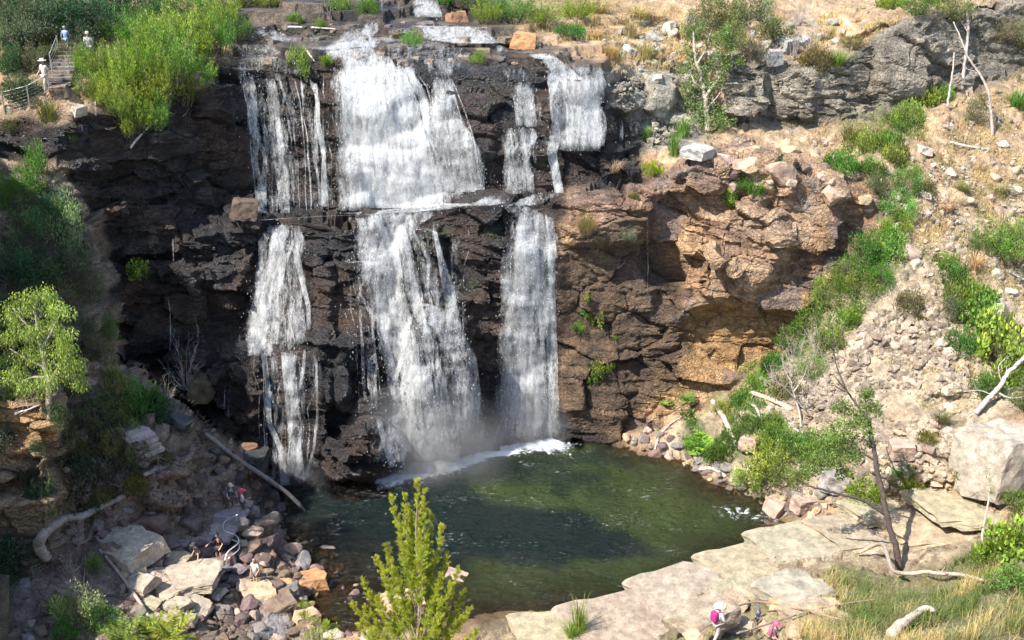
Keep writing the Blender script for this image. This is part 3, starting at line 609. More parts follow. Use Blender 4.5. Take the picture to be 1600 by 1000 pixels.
waterfall('waterfall', 'white cascade stepping down the right side of the upper cliff', [
 ([(850,84,26),(870,104,40),(888,130,70),(898,160,84),(903,200,86),(900,236,80)], .84, 1000),
 ([(912,100,70),(928,120,40),(936,160,26)], .75, 300),
 ([(815,128,34),(820,165,40),(825,198,44)], .78, 500),
 ([(815,200,60),(812,240,52),(808,303,60)], .78, 800),([(868,212,26),(862,240,22),(868,270,18),(874,302,20)], .85, 200),([(850,205,60),(845,240,50)], .6, 200),
 ([(756,235,8),(756,300,8)], .78, 40),([(970,188,12),(972,222,14)], .75, 60),([(775,306,30),(765,318,60),(740,322,70)], .8, 50),
]+threads(858,940,110,866,942,234,10,11,.86)+threads(785,845,205,785,838,300,8,8,.82)+threads(800,832,132,805,845,198,5,8,.82))
waterfall('waterfall', 'tall white fall on the right dropping straight from ledge to pool', [
 ([(800,320,40),(822,335,56),(832,370,84),(828,430,92),(822,520,90),(824,600,92),(822,690,110)], .74, 2500),
 ([(822,335,40),(842,370,60),(848,440,50),(850,560,40),(846,690,50)], .62, 1000),
 ([(800,380,40),(796,480,40),(796,600,50),(790,690,60)], .68, 1200),
 ([(772,690,8),(782,660,12),(796,640,8)], .85, 0),([(770,692,60),(800,690,70)], .6, 100),
]+threads(800,860,332,782,868,682,16,11,.84))
waterfall('waterfall', 'small white fall behind the top ledge at the edge of the photo', [
 ([(662,-6,50),(664,10,50),(668,27,56)], .85, 200),([(596,-4,10),(597,18,10)], .8, 0),([(622,-4,5),(623,14,5)], .8, 0),
])
waterfall('stream_water', None, [
 ([(650,40,40),(700,42,100),(705,50,110),(712,62,120),(740,68,80)], .85, 300),([(755,42,30),(757,56,30),(770,66,30)], .78, 50),([(640,44,60),(625,54,50)], .75, 50),
 ([(582,30,22),(580,44,30),(565,60,40)], .72, 50),([(400,46,60),(430,56,50),(455,66,50)], .72, 50),([(570,62,50),(555,72,90),(540,80,70),(560,92,90)], .8, 200),
 ([(500,72,70),(520,78,70)], .72, 20),([(840,84,40),(855,92,40)], .9, 20),([(370,104,70),(400,110,60)], .66, 30),([(404,344,14),(450,341,14),(520,337,16),(600,334,20)], .9, 30),([(740,318,12),(690,324,16),(640,332,20)], .9, 0),([(405,546,12),(450,549,14),(492,552,10)], .85, 0),([(560,334,80),(640,328,120),(700,318,90)], .85, 200),
 ([(860,298,30),(835,312,60),(815,322,50)], .75, 30),([(560,44,50),(556,60,70),(552,76,100),(562,94,110)], .78, 0),([(640,58,70),(640,80,90),(650,98,60)], .66, 0),([(705,66,110),(700,80,80),(692,102,60),(690,122,44)], .68, 0),([(395,66,70),(408,90,80),(420,112,110)], .66, 0),([(470,92,60),(480,122,80)], .6, 0),([(800,100,50),(812,128,44)], .6, 0),([(600,55,40),(604,72,40)], .7, 0),([(660,62,60),(655,76,50)], .66, 0),([(395,70,40),(400,84,44)], .62, 0),([(720,76,60),(712,92,50)], .6, 0),([(610,82,40),(612,98,50)], .7, 0),([(480,50,30),(486,66,34)], .66, 0),([(545,50,30),(548,64,30)], .7, 0),([(775,70,26),(790,84,26)], .66, 0),([(395,935,20),(420,945,40),(430,965,60),(425,1000,70)], .74, 100),
])
for pts, lb in [([(262,458,6),(266,490,9),(266,550,10)], 'thin white trickle down the dark left cliff face'), ([(302,488,5),(310,515,7),(308,545,6)], 'short forked trickle right of the longer one on the left cliff'),
                ([(352,598,5),(350,640,6)], 'tiny trickle off the smooth black slab'), ([(270,372,4),(271,410,4)], 'faint trickle high on the dark left cliff'),
                ([(1012,330,3),(1012,460,3)], 'hair thin trickle down the brown cliff on the right'), ([(148,150,10),(150,185,10)], 'small wet trickle below the upper stairs')]:
    waterfall('trickle', lb, [(pts, .85, 0)])

# fine spray hanging at the foot of the falls
def mist(c, h, dens):
    g = bmesh.new(); bmesh.ops.create_icosphere(g, subdivisions=3, radius=1); me = bpy.data.meshes.new('spray'); g.to_mesh(me); g.free()
    m, o, N, L = newmat('spray'); tc = N('TexCoord'); ln = N('VectorMath', operation='LENGTH'); L(tc.outputs['Object'], ln.inputs[0]); n = N('TexNoise', i_Scale=2.2, i_Detail=3); L(tc.outputs['Object'], n.inputs['Vector'])
    f = math_(N, L, 'SUBTRACT', 1.0, ln.outputs['Value'], True); nn = math_(N, L, 'SUBTRACT', n.outputs[0], .25, True); f = math_(N, L, 'MULTIPLY', f, nn); f = math_(N, L, 'MULTIPLY', f, dens)
    v = N('VolumePrincipled'); v.inputs['Color'].default_value = (.95,.97,1,1); v.inputs['Anisotropy'].default_value = .2; L(f, v.inputs['Density']); L(v.outputs[0], o.inputs['Volume']); me.materials.append(m)
    ob = link('spray', me, None, c); ob.scale = h; return ob
tag(mist(plane_pt(672, 700, 1.6)+np.array([0, -.6, 0]), (5.6, 2.2, 5.6), 1.8), 'white spray billowing where the main fall hits the pool', kind='stuff')
tag(mist(plane_pt(822, 672, 1.2)+np.array([0, -.4, 0]), (3.2, 1.5, 4.4), 1.3), 'white spray at the foot of the right hand fall', kind='stuff')
tag(mist(plane_pt(460, 740, .6)+np.array([0, -.4, 0]), (2.4, 1.2, 2.0), .8), 'thin spray at the foot of the left hand fall', kind='stuff')
# ---------------------------------------------------------------- kit: stones
def ico(sub):
    bm = bmesh.new(); bmesh.ops.create_icosphere(bm, subdivisions=sub, radius=1); V = np.array([v.co[:] for v in bm.verts]); Fc = np.array([[v.index for v in f.verts] for f in bm.faces]); bm.free(); return V, Fc
ICO3 = ico(3); ICO4 = ico(4)
def stone_mesh(name, seed, planes=16, asp=(1, .8, .65), hi=False, rough=.05, box=0):
    r = np.random.default_rng(seed); V, Fc = ICO4 if hi else ICO3; V = V.copy()
    n = r.normal(0, 1, (planes, 3)); n /= np.linalg.norm(n, axis=1, keepdims=True); dd = r.uniform(.5, .85, planes)
    if box:
        bx = np.array([[1,0,0],[-1,0,0],[0,1,0],[0,-1,0],[0,0,1],[0,0,-1]], float)+r.normal(0, .10, (6, 3)); bx /= np.linalg.norm(bx, axis=1, keepdims=True)
        n = np.concatenate([bx, n[:5]]); dd = np.r_[r.uniform(.48, .62, 6), r.uniform(.66, .85, 5)]
    for k in range(len(n)):
        s = V@n[k]-dd[k]; V = V-np.maximum(s, 0)[:, None]*n[k]
    V = V*np.array(asp); V += V/np.linalg.norm(V, axis=1, keepdims=True)*(fbm(V*2.2+seed*3.1, 4, seed)*rough*1.6)[:, None]
    V /= np.abs(V[:, :2]).max()
    return mesh_np(name, V, Fc, None, False, (STONE,))
BOULD = [stone_mesh('boulder', i+1, 13+i % 5, (1, .7+.05*(i % 4), .55+.06*(i % 4))) for i in range(12)]
SLAB = [stone_mesh('slab', i+40, 5, (1, .8, .36), box=1, hi=True, rough=.07) for i in range(5)]
BLOCK = [stone_mesh('block', i+60, 5, (1, .8, .72), box=1, hi=True, rough=.06) for i in range(4)]
FLAT = [stone_mesh('paving', i+80, 5, (1, .85, .16), box=1) for i in range(5)]
ROUND = [stone_mesh('round', i+90, 26, (1, .9, .8), rough=.04) for i in range(4)]
def put_on(me, name, u, v, wpx, color, sink=.35, rz=None, tilt=.15, sz=1, pos=None, lift=0):
    p, n = at(u, v) if pos is None else (pos, None)
    s = wpx*pxm(p)/2
    o = link(name, me, None, p, color); o.scale = (s, s, s*sz)
    o.rotation_euler = (random.uniform(-tilt, tilt), random.uniform(-tilt, tilt), random.uniform(0, 6.28) if rz is None else rz)
    o.location = p+Vector((0, 0, s*sz*.5*(1-2*sink)+lift)); return o
# ---------------------------------------------------------------- kit: leaves
def unit(a): return a/(np.linalg.norm(a, axis=-1, keepdims=True)+1e-9)
def leaves(c, d, L_, W_, r, bend=.0):
    n = len(c); d = unit(d); s = unit(np.cross(d, unit(r.normal(0, 1, (n, 3))))); L_ = np.broadcast_to(L_, n)[:, None]; W_ = np.broadcast_to(W_, n)[:, None]
    return np.stack([c, c+d*L_*.45+s*W_, c+d*L_, c+d*L_*.45-s*W_], 1).reshape(-1, 3)
def leaf_mesh(name, c, d, L_, W_, r, tint=None, mat=None):
    V = leaves(c, d, L_, W_, r); n = len(c); t = r.uniform(.65, 1.35, (n, 1))*np.array([1, 1, 1])+r.normal(0, .08, (n, 3))*np.array([1, .4, .3])
    if tint is not None: t = t*tint
    return mesh_np(name, V, np.arange(4*n).reshape(-1, 4), {'lv': ('C', np.repeat(np.clip(t, .1, 2.5), 4, 0))}, False, (mat or LEAF,))
def tube_np(pts, rad, sides=6, closed_tip=True):
    pts = np.asarray(pts, float); rad = np.broadcast_to(rad, len(pts)); T = unit(np.gradient(pts, axis=0)); ref = np.array([.31, .17, .93]); A = unit(np.cross(T, ref)); B = np.cross(T, A)
    a = np.linspace(0, 2*np.pi, sides, endpoint=False); ring = pts[:, None]+rad[:, None, None]*(np.cos(a)[None, :, None]*A[:, None]+np.sin(a)[None, :, None]*B[:, None])
    V = ring.reshape(-1, 3); k = np.arange(sides); q = []
    for i in range(len(pts)-1): q.append(np.stack([i*sides+k, i*sides+(k+1) % sides, (i+1)*sides+(k+1) % sides, (i+1)*sides+k], -1))
    q = np.concatenate(q); cap = len(V); V = np.concatenate([V, pts[:1], pts[-1:]])
    q2 = np.stack([np.full(sides, cap), (k+1) % sides, k, k], -1); e = (len(pts)-1)*sides; q3 = np.stack([np.full(sides, cap+1), e+k, e+(k+1) % sides, e+(k+1) % sides], -1)
    return V, q, np.concatenate([q2, q3])[:, :3]
class Geo:
    def __init__(s): s.V = []; s.F = []; s.n = 0
    def add(s, V, F_): s.V.append(np.asarray(V, float)); s.F += [tuple(int(x)+s.n for x in f) for f in F_]; s.n += len(V)
    def tube(s, pts, rad, sides=6): V, q, c_ = tube_np(pts, rad, sides); s.add(V, list(map(tuple, q))+list(map(tuple, c_)))
    def box(s, c, h, R=None):
        V = np.array([[x, y, z] for x in (-1, 1) for y in (-1, 1) for z in (-1, 1)], float)*np.array(h)
        if R is not None: V = V@np.array(R).T
        s.add(V+np.array(c), [(0,1,3,2),(4,6,7,5),(0,4,5,1),(2,3,7,6),(0,2,6,4),(1,5,7,3)])
    def mesh(s, name, mat, smooth=True):
        me = bpy.data.meshes.new(name); me.from_pydata(np.concatenate(s.V).tolist(), [], s.F); me.materials.append(mat)
        me.polygons.foreach_set('use_smooth', np.full(len(me.polygons), smooth)); me.update(); return me
def wander(p0, p1, n, amp, r, droop=0):
    p0 = np.array(p0, float); p1 = np.array(p1, float); t = np.linspace(0, 1, n)[:, None]; L_ = np.linalg.norm(p1-p0)
    j = np.cumsum(r.normal(0, 1, (n, 3)), 0); j -= j[0]+(j[-1]-j[0])*t; P = p0*(1-t)+p1*t+j*amp*L_/math.sqrt(n)*.5; P[:, 2] += droop*L_*4*(t*(1-t))[:, 0]; return P
# bush prototypes, unit radius, standing on z=0: child-ready pair (foliage mesh, stem mesh)
def bush_proto(seed, nb=26, per=110, ll=.09, lw=.016, h=1.0, up=.3, spread=.30, yellow=.25):
    r = np.random.default_rng(seed); g = Geo(); C_, D_, T_ = [], [], []
    for b in range(nb):
        a = r.uniform(0, 6.28); q = math.sqrt(r.uniform(0, 1)); el = r.uniform(.1, 1)
        c0 = np.array([math.cos(a)*q*.78, math.sin(a)*q*.78, h*(el*math.sqrt(max(.05, 1-.7*q*q)))])
        g.tube(wander((c0[0]*.15, c0[1]*.15, 0), c0*.95, 5, .12, r), np.linspace(.018, .006, 5), 4)
        n = per; o = unit(r.normal(0, 1, (n, 3)))*(r.uniform(0, 1, (n, 1))**.45)*spread*r.uniform(.7, 1.25)*np.array([1, 1, .85])
        C_.append(c0+o); D_.append(unit(o+np.array([0, 0, .05]))*.7+r.normal(0, .35, (n, 3))+np.array([0, 0, up])); br = r.uniform(.5, 1.35)
        yl = 1+yellow*np.clip(o[:, 2:]/spread, -.5, 1); T_.append(np.concatenate([yl*br, np.full((n, 1), br)*(1+.4*yellow*o[:, 2:]/spread), np.full((n, 1), br)], 1))
    return leaf_mesh('foliage', np.concatenate(C_), np.concatenate(D_), ll*r.uniform(.6, 1.3, nb*per), lw*r.uniform(.7, 1.3, nb*per), r, np.concatenate(T_)), g.mesh('stems', WOOD)
def wispy_proto(seed, ns=70, per=60, h=1.3):   # upright feathery plumes
    r = np.random.default_rng(seed); g = Geo(); C_, D_, T_ = [], [], []
    for b in range(ns):
        a = r.uniform(0, 6.28); q = math.sqrt(r.uniform(0, 1))*.9; e = np.array([math.cos(a)*q, math.sin(a)*q, h*r.uniform(.45, 1)*(1-.35*q)]); p = wander((e[0]*.3, e[1]*.3, 0), e, 6, .1, r, .05)
        if b < 30: g.tube(p, np.linspace(.014, .004, 6), 4)
        t = r.uniform(.35, 1.02, per)*5; i = np.clip(t.astype(int), 0, 4); f = (t-i)[:, None]; c0 = p[i]*(1-f)+p[i+1 if False else np.minimum(i+1, 5)]*f
        w_ = (.16*(1.25-t/5))[:, None]; C_.append(c0+r.normal(0, 1, (per, 3))*w_*.6); ax = unit(p[-1]-p[0]); D_.append(ax*.9+r.normal(0, .45, (per, 3))); br = r.uniform(.5, 1.35)
        yl = (.8+.5*t/5)[:, None]; T_.append(np.concatenate([yl*br, yl*.5*br+.5*br, np.full((per, 1), br)], 1))
    n = ns*per; return leaf_mesh('foliage', np.concatenate(C_), np.concatenate(D_), .085*r.uniform(.6, 1.3, n), .0095*r.uniform(.7, 1.3, n), r, np.concatenate(T_)), g.mesh('stems', WOOD)
def tuft_proto(seed, n=240, h=1.0, lean=.55, w=.014):
    r = np.random.default_rng(seed); a = r.uniform(0, 6.28, n); q = r.uniform(0, .35, n); b0 = np.stack([np.cos(a)*q, np.sin(a)*q, 0*a], -1); d = np.stack([np.cos(a), np.sin(a), 0*a], -1)+r.normal(0, .5, (n, 3))*np.array([1, 1, 0]); L_ = h*r.uniform(.4, 1.1, n)[:, None]; ln = (lean*r.uniform(.2, 1.3, n))[:, None]; z = np.array([0, 0, 1.])
    p1 = b0+z*L_*.55+d*ln*L_*.25; p2 = b0+z*L_*.85+d*ln*L_*.75; p3 = b0+z*L_*(.95-.3*ln)+d*ln*L_*1.3; s = unit(np.cross(d, z))*w
    V = np.stack([b0-s, b0+s, p1+s, p1-s, p2+s*.6, p2-s*.6, p3], 1).reshape(-1, 3); k = np.arange(n)[:, None]*7
    F_ = np.concatenate([k+np.array([0,1,2,3]), k+np.array([3,2,4,5]), k+np.array([5,4,6,6])])
    t = np.repeat(r.uniform(.6, 1.35, (n, 1))*np.ones((1, 3)), 7, 0); V[:, 2] -= .03
    F3 = [tuple(x) if x[2] != x[3] else tuple(x[:3]) for x in F_.tolist()]
    me = bpy.data.meshes.new('grass_blades'); me.from_pydata(V.tolist(), [], F3); me.materials.append(LEAF); at_ = me.attributes.new('lv', 'FLOAT_COLOR', 'POINT'); dd = np.ones((len(V), 4), np.float32); dd[:, :3] = t; at_.data.foreach_set('color', dd.ravel()); return me
def fern_proto(seed, nf=16, broad=1.0):
    r = np.random.default_rng(seed); C_, D_, Ls = [], [], []
    for k in range(nf):
        a = k*2.4+r.uniform(-.3, .3); el = r.uniform(.25, 1.1); L_ = r.uniform(.7, 1.1); t = np.linspace(.08, 1, 26); ca = np.array([math.cos(a), math.sin(a)])
        x = L_*t*math.cos(el*.9); z = L_*(t*math.sin(el)+.12*t-.45*t*t*math.cos(el)*.9)+.05; P = np.stack([x*ca[0], x*ca[1], z], -1); T = unit(np.gradient(P, axis=0)); S = unit(np.cross(T, [0, 0, 1.]))
        wd = .26*np.sin(np.pi*np.clip(t, .05, .98)**.8)*broad
        for sg in (-1, 1): C_.append(P); D_.append(S*sg+T*.45-np.array([0, 0, .12])); Ls.append(wd)
    c, d, l = np.concatenate(C_), np.concatenate(D_), np.concatenate(Ls); return leaf_mesh('fronds', c, d, l, .020*broad+.0*l, r)
def twig_proto(seed, n=26, h=1.0):
    r = np.random.default_rng(seed); g = Geo()
    for k in range(n):
        a = r.uniform(0, 6.28); el = r.uniform(.3, 1.3); e = np.array([math.cos(a)*math.cos(el), math.sin(a)*math.cos(el), math.sin(el)*h])*r.uniform(.6, 1.05); p = wander((0, 0, 0), e, 7, .25, r); g.tube(p, np.linspace(.016, .003, 7), 4)
        for j in range(5):
            i = r.integers(2, 7); g.tube(wander(p[i], p[i]+unit(e+r.normal(0, .7, 3))*r.uniform(.12, .4), 4, .2, r), np.linspace(.006, .002, 4), 3)
    return g.mesh('twigs', WOOD)
BUSH = [bush_proto(201+i) for i in range(3)]+[bush_proto(211, 34, 100, .07, .012, 1.15), bush_proto(212, 22, 90, .11, .024, .85)]
BROAD = [bush_proto(221, 20, 60, .14, .045, .9), bush_proto(222, 24, 60, .12, .04, .8)]
LOW = [bush_proto(231, 34, 80, .075, .018, .34, .4, .22), bush_proto(232, 30, 80, .08, .022, .3, .4, .24)]
WISP = [wispy_proto(241), wispy_proto(242, 80, 55, 1.6), wispy_proto(243, 60, 60, 1.1)]
TUFT = [tuft_proto(251), tuft_proto(252, 200, .9, .9), tuft_proto(253, 160, 1.2, .35)]
FERN = [fern_proto(261), fern_proto(262, 20, 1.4)]
TWIG = [twig_proto(271), twig_proto(272, 20, 1.2)]
KIND = {'bush': BUSH, 'broad': BROAD, 'low': LOW, 'wisp': WISP}
COLR = dict(bright=(.19,.31,.045), lime=(.29,.39,.055), green=(.11,.23,.035), deep=(.05,.12,.045), olive=(.18,.19,.06), pale=(.24,.31,.15), straw=(.50,.38,.17), dull=(.11,.14,.065))
# labels: every hand-placed plant says kind, colour and the nearest landmark; ties are numbered from the left
LAND = [("the upper viewing stairs",95,110),("the top of the long left cliff",230,190),("the left edge of the photo above the eucalypt",15,300),("the shaded left bank",90,390),("the black left cliff foot",240,560),
 ("the dead pale shrub on the left",290,600),("the left path steps",225,700),("the curved grey log",110,830),("the bottom left path",60,950),("the stacked pale slabs",260,900),("the top ledges above the main cascade",480,80),
 ("the small top waterfall",665,20),("the top centre rock step",790,45),("the dry slope above the right cascade",960,40),("the square grey block",1165,135),("the right end of the middle ledge",960,270),
 ("the rim of the brown cliff",1150,260),("the brown cliff face",940,520),("the foot of the brown cliff",1070,625),("the grey wall at top right",1330,110),("the bare leaning saplings",1530,120),("the gully below the grey wall",1400,220),
 ("the right end of the brown cliff",1380,330),("the gully beside the brown cliff",1290,470),("the pink scree",1400,560),("the right edge slope",1560,400),("the bushy strip at the right edge",1540,540),("the big pale block at right",1552,700),
 ("the white straight log",1135,665),("the right pool shore",1200,770),("the dark leaning tree",1380,740),("the end of the sandy ledge",1560,800),("the bottom right grass",1450,930),("the near green shrub",650,880),("the two backpackers at the bottom",1130,960),("the pool's near shore",900,970)]
REG = []
def where(u, v):
    n, a, b = min(LAND, key=lambda l: (l[1]-u)**2+((l[2]-v)*1.2)**2); dx, dy = u-a, v-b
    if abs(dx) < 26 and abs(dy) < 26: return 'at '+n
    if abs(dx) > abs(dy): return ('right of ' if dx > 0 else 'left of ')+n
    return ('below ' if dy > 0 else 'above ')+n
def reg(o, desc, u, v): REG.append((o, desc+' '+where(u, v), u))
def finish_labels():
    d_ = {}
    for o, l, u in REG: d_.setdefault(l, []).append((u, o))
    od = ['leftmost', 'second from left', 'third from left', 'fourth from left', 'fifth from left', 'sixth from left', 'seventh from left', 'eighth from left', 'ninth from left', 'tenth from left']
    for l, a in d_.items():
        a.sort(key=lambda t: t[0])
        for i, (u, o) in enumerate(a): o['label'] = l if len(a) == 1 else l+', '+(od[i] if i < len(od) and i < len(a)-1 else 'rightmost' if i == len(a)-1 else 'further right')
def vary(c, s=.12): k = random.uniform(1-s, 1+s); return (c[0]*k*random.uniform(.93, 1.07), c[1]*k, c[2]*k*random.uniform(.9, 1.1))
CW = dict(bright='bright yellow-green', lime='bright lime', green='mid green', deep='dark green', olive='olive', pale='pale grey-green', straw='straw coloured', dull='dull green')
KW = dict(bush='leafy bush', broad='broad-leaved shrub', low='low spreading shrub', wisp='feathery shrub')
def plant(u, v, wpx, hpx, kind, colr, name=None):
    p, n = at(u, v); k = pxm(p); wpx *= 1.25; hpx *= 1.2; s = wpx*k/2*.85; c_ = vary(COLR[colr]); c_ = (c_[0]*random.uniform(.75, 1.15), c_[1]*random.uniform(.85, 1.05), c_[2]*random.uniform(.9, 1.5))
    if kind in KIND:
        fol, st = random.choice(KIND[kind]); o = empty(name or 'shrub', p-Vector((0, 0, .08*s)), random.uniform(0, 6.28)); hs = {'bush': 1.2, 'broad': 1.05, 'low': .5, 'wisp': 1.45}[kind]
        o.scale = (s, s, max(.35*s, min(2.2*s, hpx*k/hs))); f = link('foliage', fol, o, None, c_); g = link('stems', st, o, None, (.16,.12,.09)); tag(o, None, 'shrub', 'shrubs on the slopes and ledges'); reg(o, CW[colr]+' '+KW[kind], u, v-hpx/2)
    elif kind == 'tuft':
        o = link('grass_tuft', random.choice(TUFT), None, p, c_); s2 = wpx*k/2/.9; o.scale = (s2, s2, max(.3*s2, hpx*k*.95)); o.rotation_euler.z = random.uniform(0, 6); tag(o, None, 'grass tuft', 'grass tufts'); reg(o, CW[colr]+' grass tuft', u, v-hpx/2)
    elif kind == 'fern':
        o = link('fern', random.choice(FERN), None, p, c_); o.scale = (s*1.1,)*3; o.rotation_euler.z = random.uniform(0, 6)
        if n.z < .6: o.location += n*.15
        tag(o, None, 'fern', 'ferns'); reg(o, CW[colr]+' fern', u, v-hpx/2)
    elif kind == 'twig':
        o = link('dead_shrub', random.choice(TWIG), None, p, (.42,.36,.32)); o.scale = (s, s, hpx*k/1.05); o.rotation_euler.z = random.uniform(0, 6); tag(o, None, 'dead shrub', 'dead leafless shrubs'); reg(o, 'leafless grey twiggy shrub', u, v-hpx/2)
    return o
# ---------------------------------------------------------------- boulders, one by one where they stand out
PUR=(.17,.115,.105); TAN=(.50,.36,.23); ORA=(.46,.24,.11); GRY=(.24,.21,.19); BRN=(.20,.14,.10); PAL=(.52,.44,.34); PNK=(.44,.32,.25); BLK=(.035,.035,.038); DRK=(.09,.075,.07)
def rock(me, u, v, w_, colr, label, name='boulder', **k):
    o = put_on(me, name, u, v, w_, colr, **k); tag(o, label, 'rock' if name != 'boulder' else 'boulder'); return o
rock(BLOCK[0], 487, 918, 56, ORA, 'flat topped orange boulder at the water edge of the left stone pile', rz=.3)
rock(SLAB[1], 432, 950, 64, BRN, 'long tilted brown slab just below the flat orange boulder', rz=.5, tilt=.25)
rock(BLOCK[1], 447, 915, 26, ORA, 'small orange block touching the left side of the orange boulder')
rock(SLAB[0], 405, 932, 60, TAN, 'flat sunlit slab under the feet of the person in white', rz=.3, tilt=.05)
rock(BOULD[0], 410, 828, 46, BRN, 'big brown boulder just under the foot of the handrail')
rock(ROUND[0], 302, 822, 44, (.15,.12,.11), 'rounded dark boulder left of the stone steps')
rock(BOULD[1], 185, 868, 74, (.26,.17,.13), 'smooth rounded brown boulder behind the stacked slabs')
rock(BOULD[3], 232, 822, 60, PUR, 'purple-grey boulder touching the end of the curved log')
rock(BOULD[5], 203, 838, 56, (.19,.15,.14), 'grey-brown boulder below the end of the curved log')
rock(BOULD[2], 122, 845, 28, GRY, 'small grey boulder in the bend of the curved log')
rock(BOULD[7], 156, 838, 32, PUR, 'purplish boulder beside the middle of the curved log')
rock(BLOCK[2], 33, 925, 38, GRY, 'upright grey stone beside the bottom left path')
rock(BOULD[4], 395, 860, 40, BRN, 'brown boulder in the pile beneath the zigzag handrail')
rock(BOULD[6], 360, 880, 40, PUR, 'purplish boulder below the zigzag handrail post')
rock(BOULD[8], 412, 878, 34, PNK, 'smooth pinkish boulder above the person in white')
rock(BLOCK[3], 318, 612, 52, (.13,.095,.05), 'rounded olive brown boulder leaning on the black cliff foot', sink=.2)
rock(BOULD[9], 304, 572, 28, (.14,.09,.085), 'small maroon boulder perched above the olive brown one')
rock(BOULD[10], 282, 662, 44, (.05,.055,.06), 'smooth blue-black boulder beneath the pale dead shrub')
rock(BLOCK[0], 398, 722, 50, BLK, 'black angular block beside the foot of the left fall')
rock(BOULD[1], 388, 700, 34, (.22,.11,.06), 'rust coloured boulder behind the black angular block')
rock(BOULD[2], 520, 870, 20, PAL, 'small pale stone standing in the shallow pool, upper of two')
rock(BOULD[3], 530, 889, 20, PNK, 'small mauve stone standing in the shallow pool, lower of two')
rock(BLOCK[1], 632, 962, 74, TAN, 'large tan boulder behind the near green shrub', rz=.5, sink=.1)
rock(BLOCK[2], 712, 915, 42, PNK, 'pinkish boulder in the water behind the top of the green shrub', sink=.1)
rock(BLOCK[3], 480, 975, 44, TAN, 'sunlit tan boulder left of the near green shrub', sink=.1)
rock(BOULD[4], 520, 996, 40, PAL, 'pale boulder at the bottom edge left of the green shrub')
rock(BOULD[9], 575, 1000, 36, PAL, 'pale boulder at the bottom edge beneath the green shrub')
rock(BLOCK[2], 820, 74, 44, ORA, 'orange boulder on the ledge at top centre', sink=.2)
rock(BLOCK[0], 714, 34, 32, (.32,.16,.09), 'rust red block beside the small top waterfall', sink=.2)
rock(BOULD[0], 1212, 797, 54, PNK, 'pinkish boulder at the pool edge where ripples glint', sink=.25)
rock(BLOCK[1], 1255, 793, 38, PNK, 'cracked pink block right of the pink shore boulder', sink=.2)
rock(BOULD[8], 1130, 732, 36, GRY, 'rough grey boulder on the shore beside the bleached driftwood')
rock(BOULD[6], 1148, 756, 28, PNK, 'small pink boulder at the waterline below the rough grey one')
rock(BLOCK[3], 1172, 695, 34, PNK, 'square pink block right of the straight white log')
rock(BOULD[2], 1092, 722, 22, GRY, 'grey stone left of the rough grey shore boulder')
rock(BLOCK[0], 1303, 752, 46, (.34,.31,.29), 'angular grey boulder behind the dark tree branch')
rock(BLOCK[1], 1410, 705, 42, PNK, 'square pink block below the scree, right of the dark tree')
rock(BLOCK[2], 1085, 940+18, 40, TAN, 'brown topped rock in front of the person with the pink pack', sink=.3)
rock(BLOCK[0], 1562, 745, 124, (.40,.34,.27), 'huge pale angular block at the right edge above the sandy ledge', rz=.45, sink=.12, tilt=.03, sz=1.25)
rock(BLOCK[2], 1600, 720, 70, (.38,.32,.25), 'second huge pale block behind the first at the right edge', rz=.9, sink=.1, tilt=.05)
rock(BLOCK[3], 1550, 488, 44, PAL, 'cracked pale boulder above the bushy strip at the right', sink=.3)
rock(BOULD[5], 1420, 395, 48, PNK, 'pink boulder on the slope right of the green gully', sink=.3)
rock(BOULD[0], 1425, 268, 26, PNK, 'small pink boulder in the gully below the grey wall')
rock(BLOCK[0], 1204, 95, 34, (.30,.29,.28), 'square grey boulder on top of the grey wall', sink=.2)
rock(BLOCK[1], 1225, 75, 42, (.32,.31,.29), 'pale grey boulder behind the square one on the wall')
rock(BOULD[6], 1045, 50, 40, (.42,.39,.34), 'pale grey boulder on the dry slope at top centre')
rock(BOULD[7], 1020, 62, 32, (.38,.35,.30), 'grey boulder left of the pale one on the dry slope')
rock(SLAB[2], 1090, 245, 52, (.42,.39,.36), 'pale grey slab lying on the brown cliff rim', sink=.2)
rock(SLAB[3], 1085, 180, 42, (.38,.34,.29), 'tilted pale slab left of the ledge tree')
rock(BOULD[3], 1215, 275, 60, (.44,.30,.22), 'big cracked pinkish boulder on the brown cliff rim', sink=.3)
rock(BOULD[9], 1165, 262, 44, (.40,.27,.19), 'tan boulder left of the cracked pinkish rim boulder')
rock(BOULD[10], 312, 130, 44, (.22,.16,.12), 'brown boulder under the bright shrubs at the cliff top')
rock(BLOCK[2], 93, 150, 34, (.22,.16,.12), 'brown block at the foot of the upper stairs', sink=.2)
rock(BLOCK[3], 124, 178, 24, (.42,.36,.28), 'pale rectangular block on the rim below the upper stairs', sink=.1)
rock(BLOCK[1], 383, 335, 46, (.12,.085,.06), 'brown block on the ledge left of the thread curtain', sink=.1)
rock(SLAB[2], 208, 880, 104, (.50,.42,.32), 'largest pale angular slab, tilted on top of the bottom left stack', 'stone_slab', rz=-.5, tilt=.1, sink=-.1, sz=.9)
rock(SLAB[4], 300, 915, 96, (.44,.36,.28), 'wide cracked flat slab in the middle of the bottom left stack', 'stone_slab', rz=.1, tilt=.08, sink=0, sz=.5)
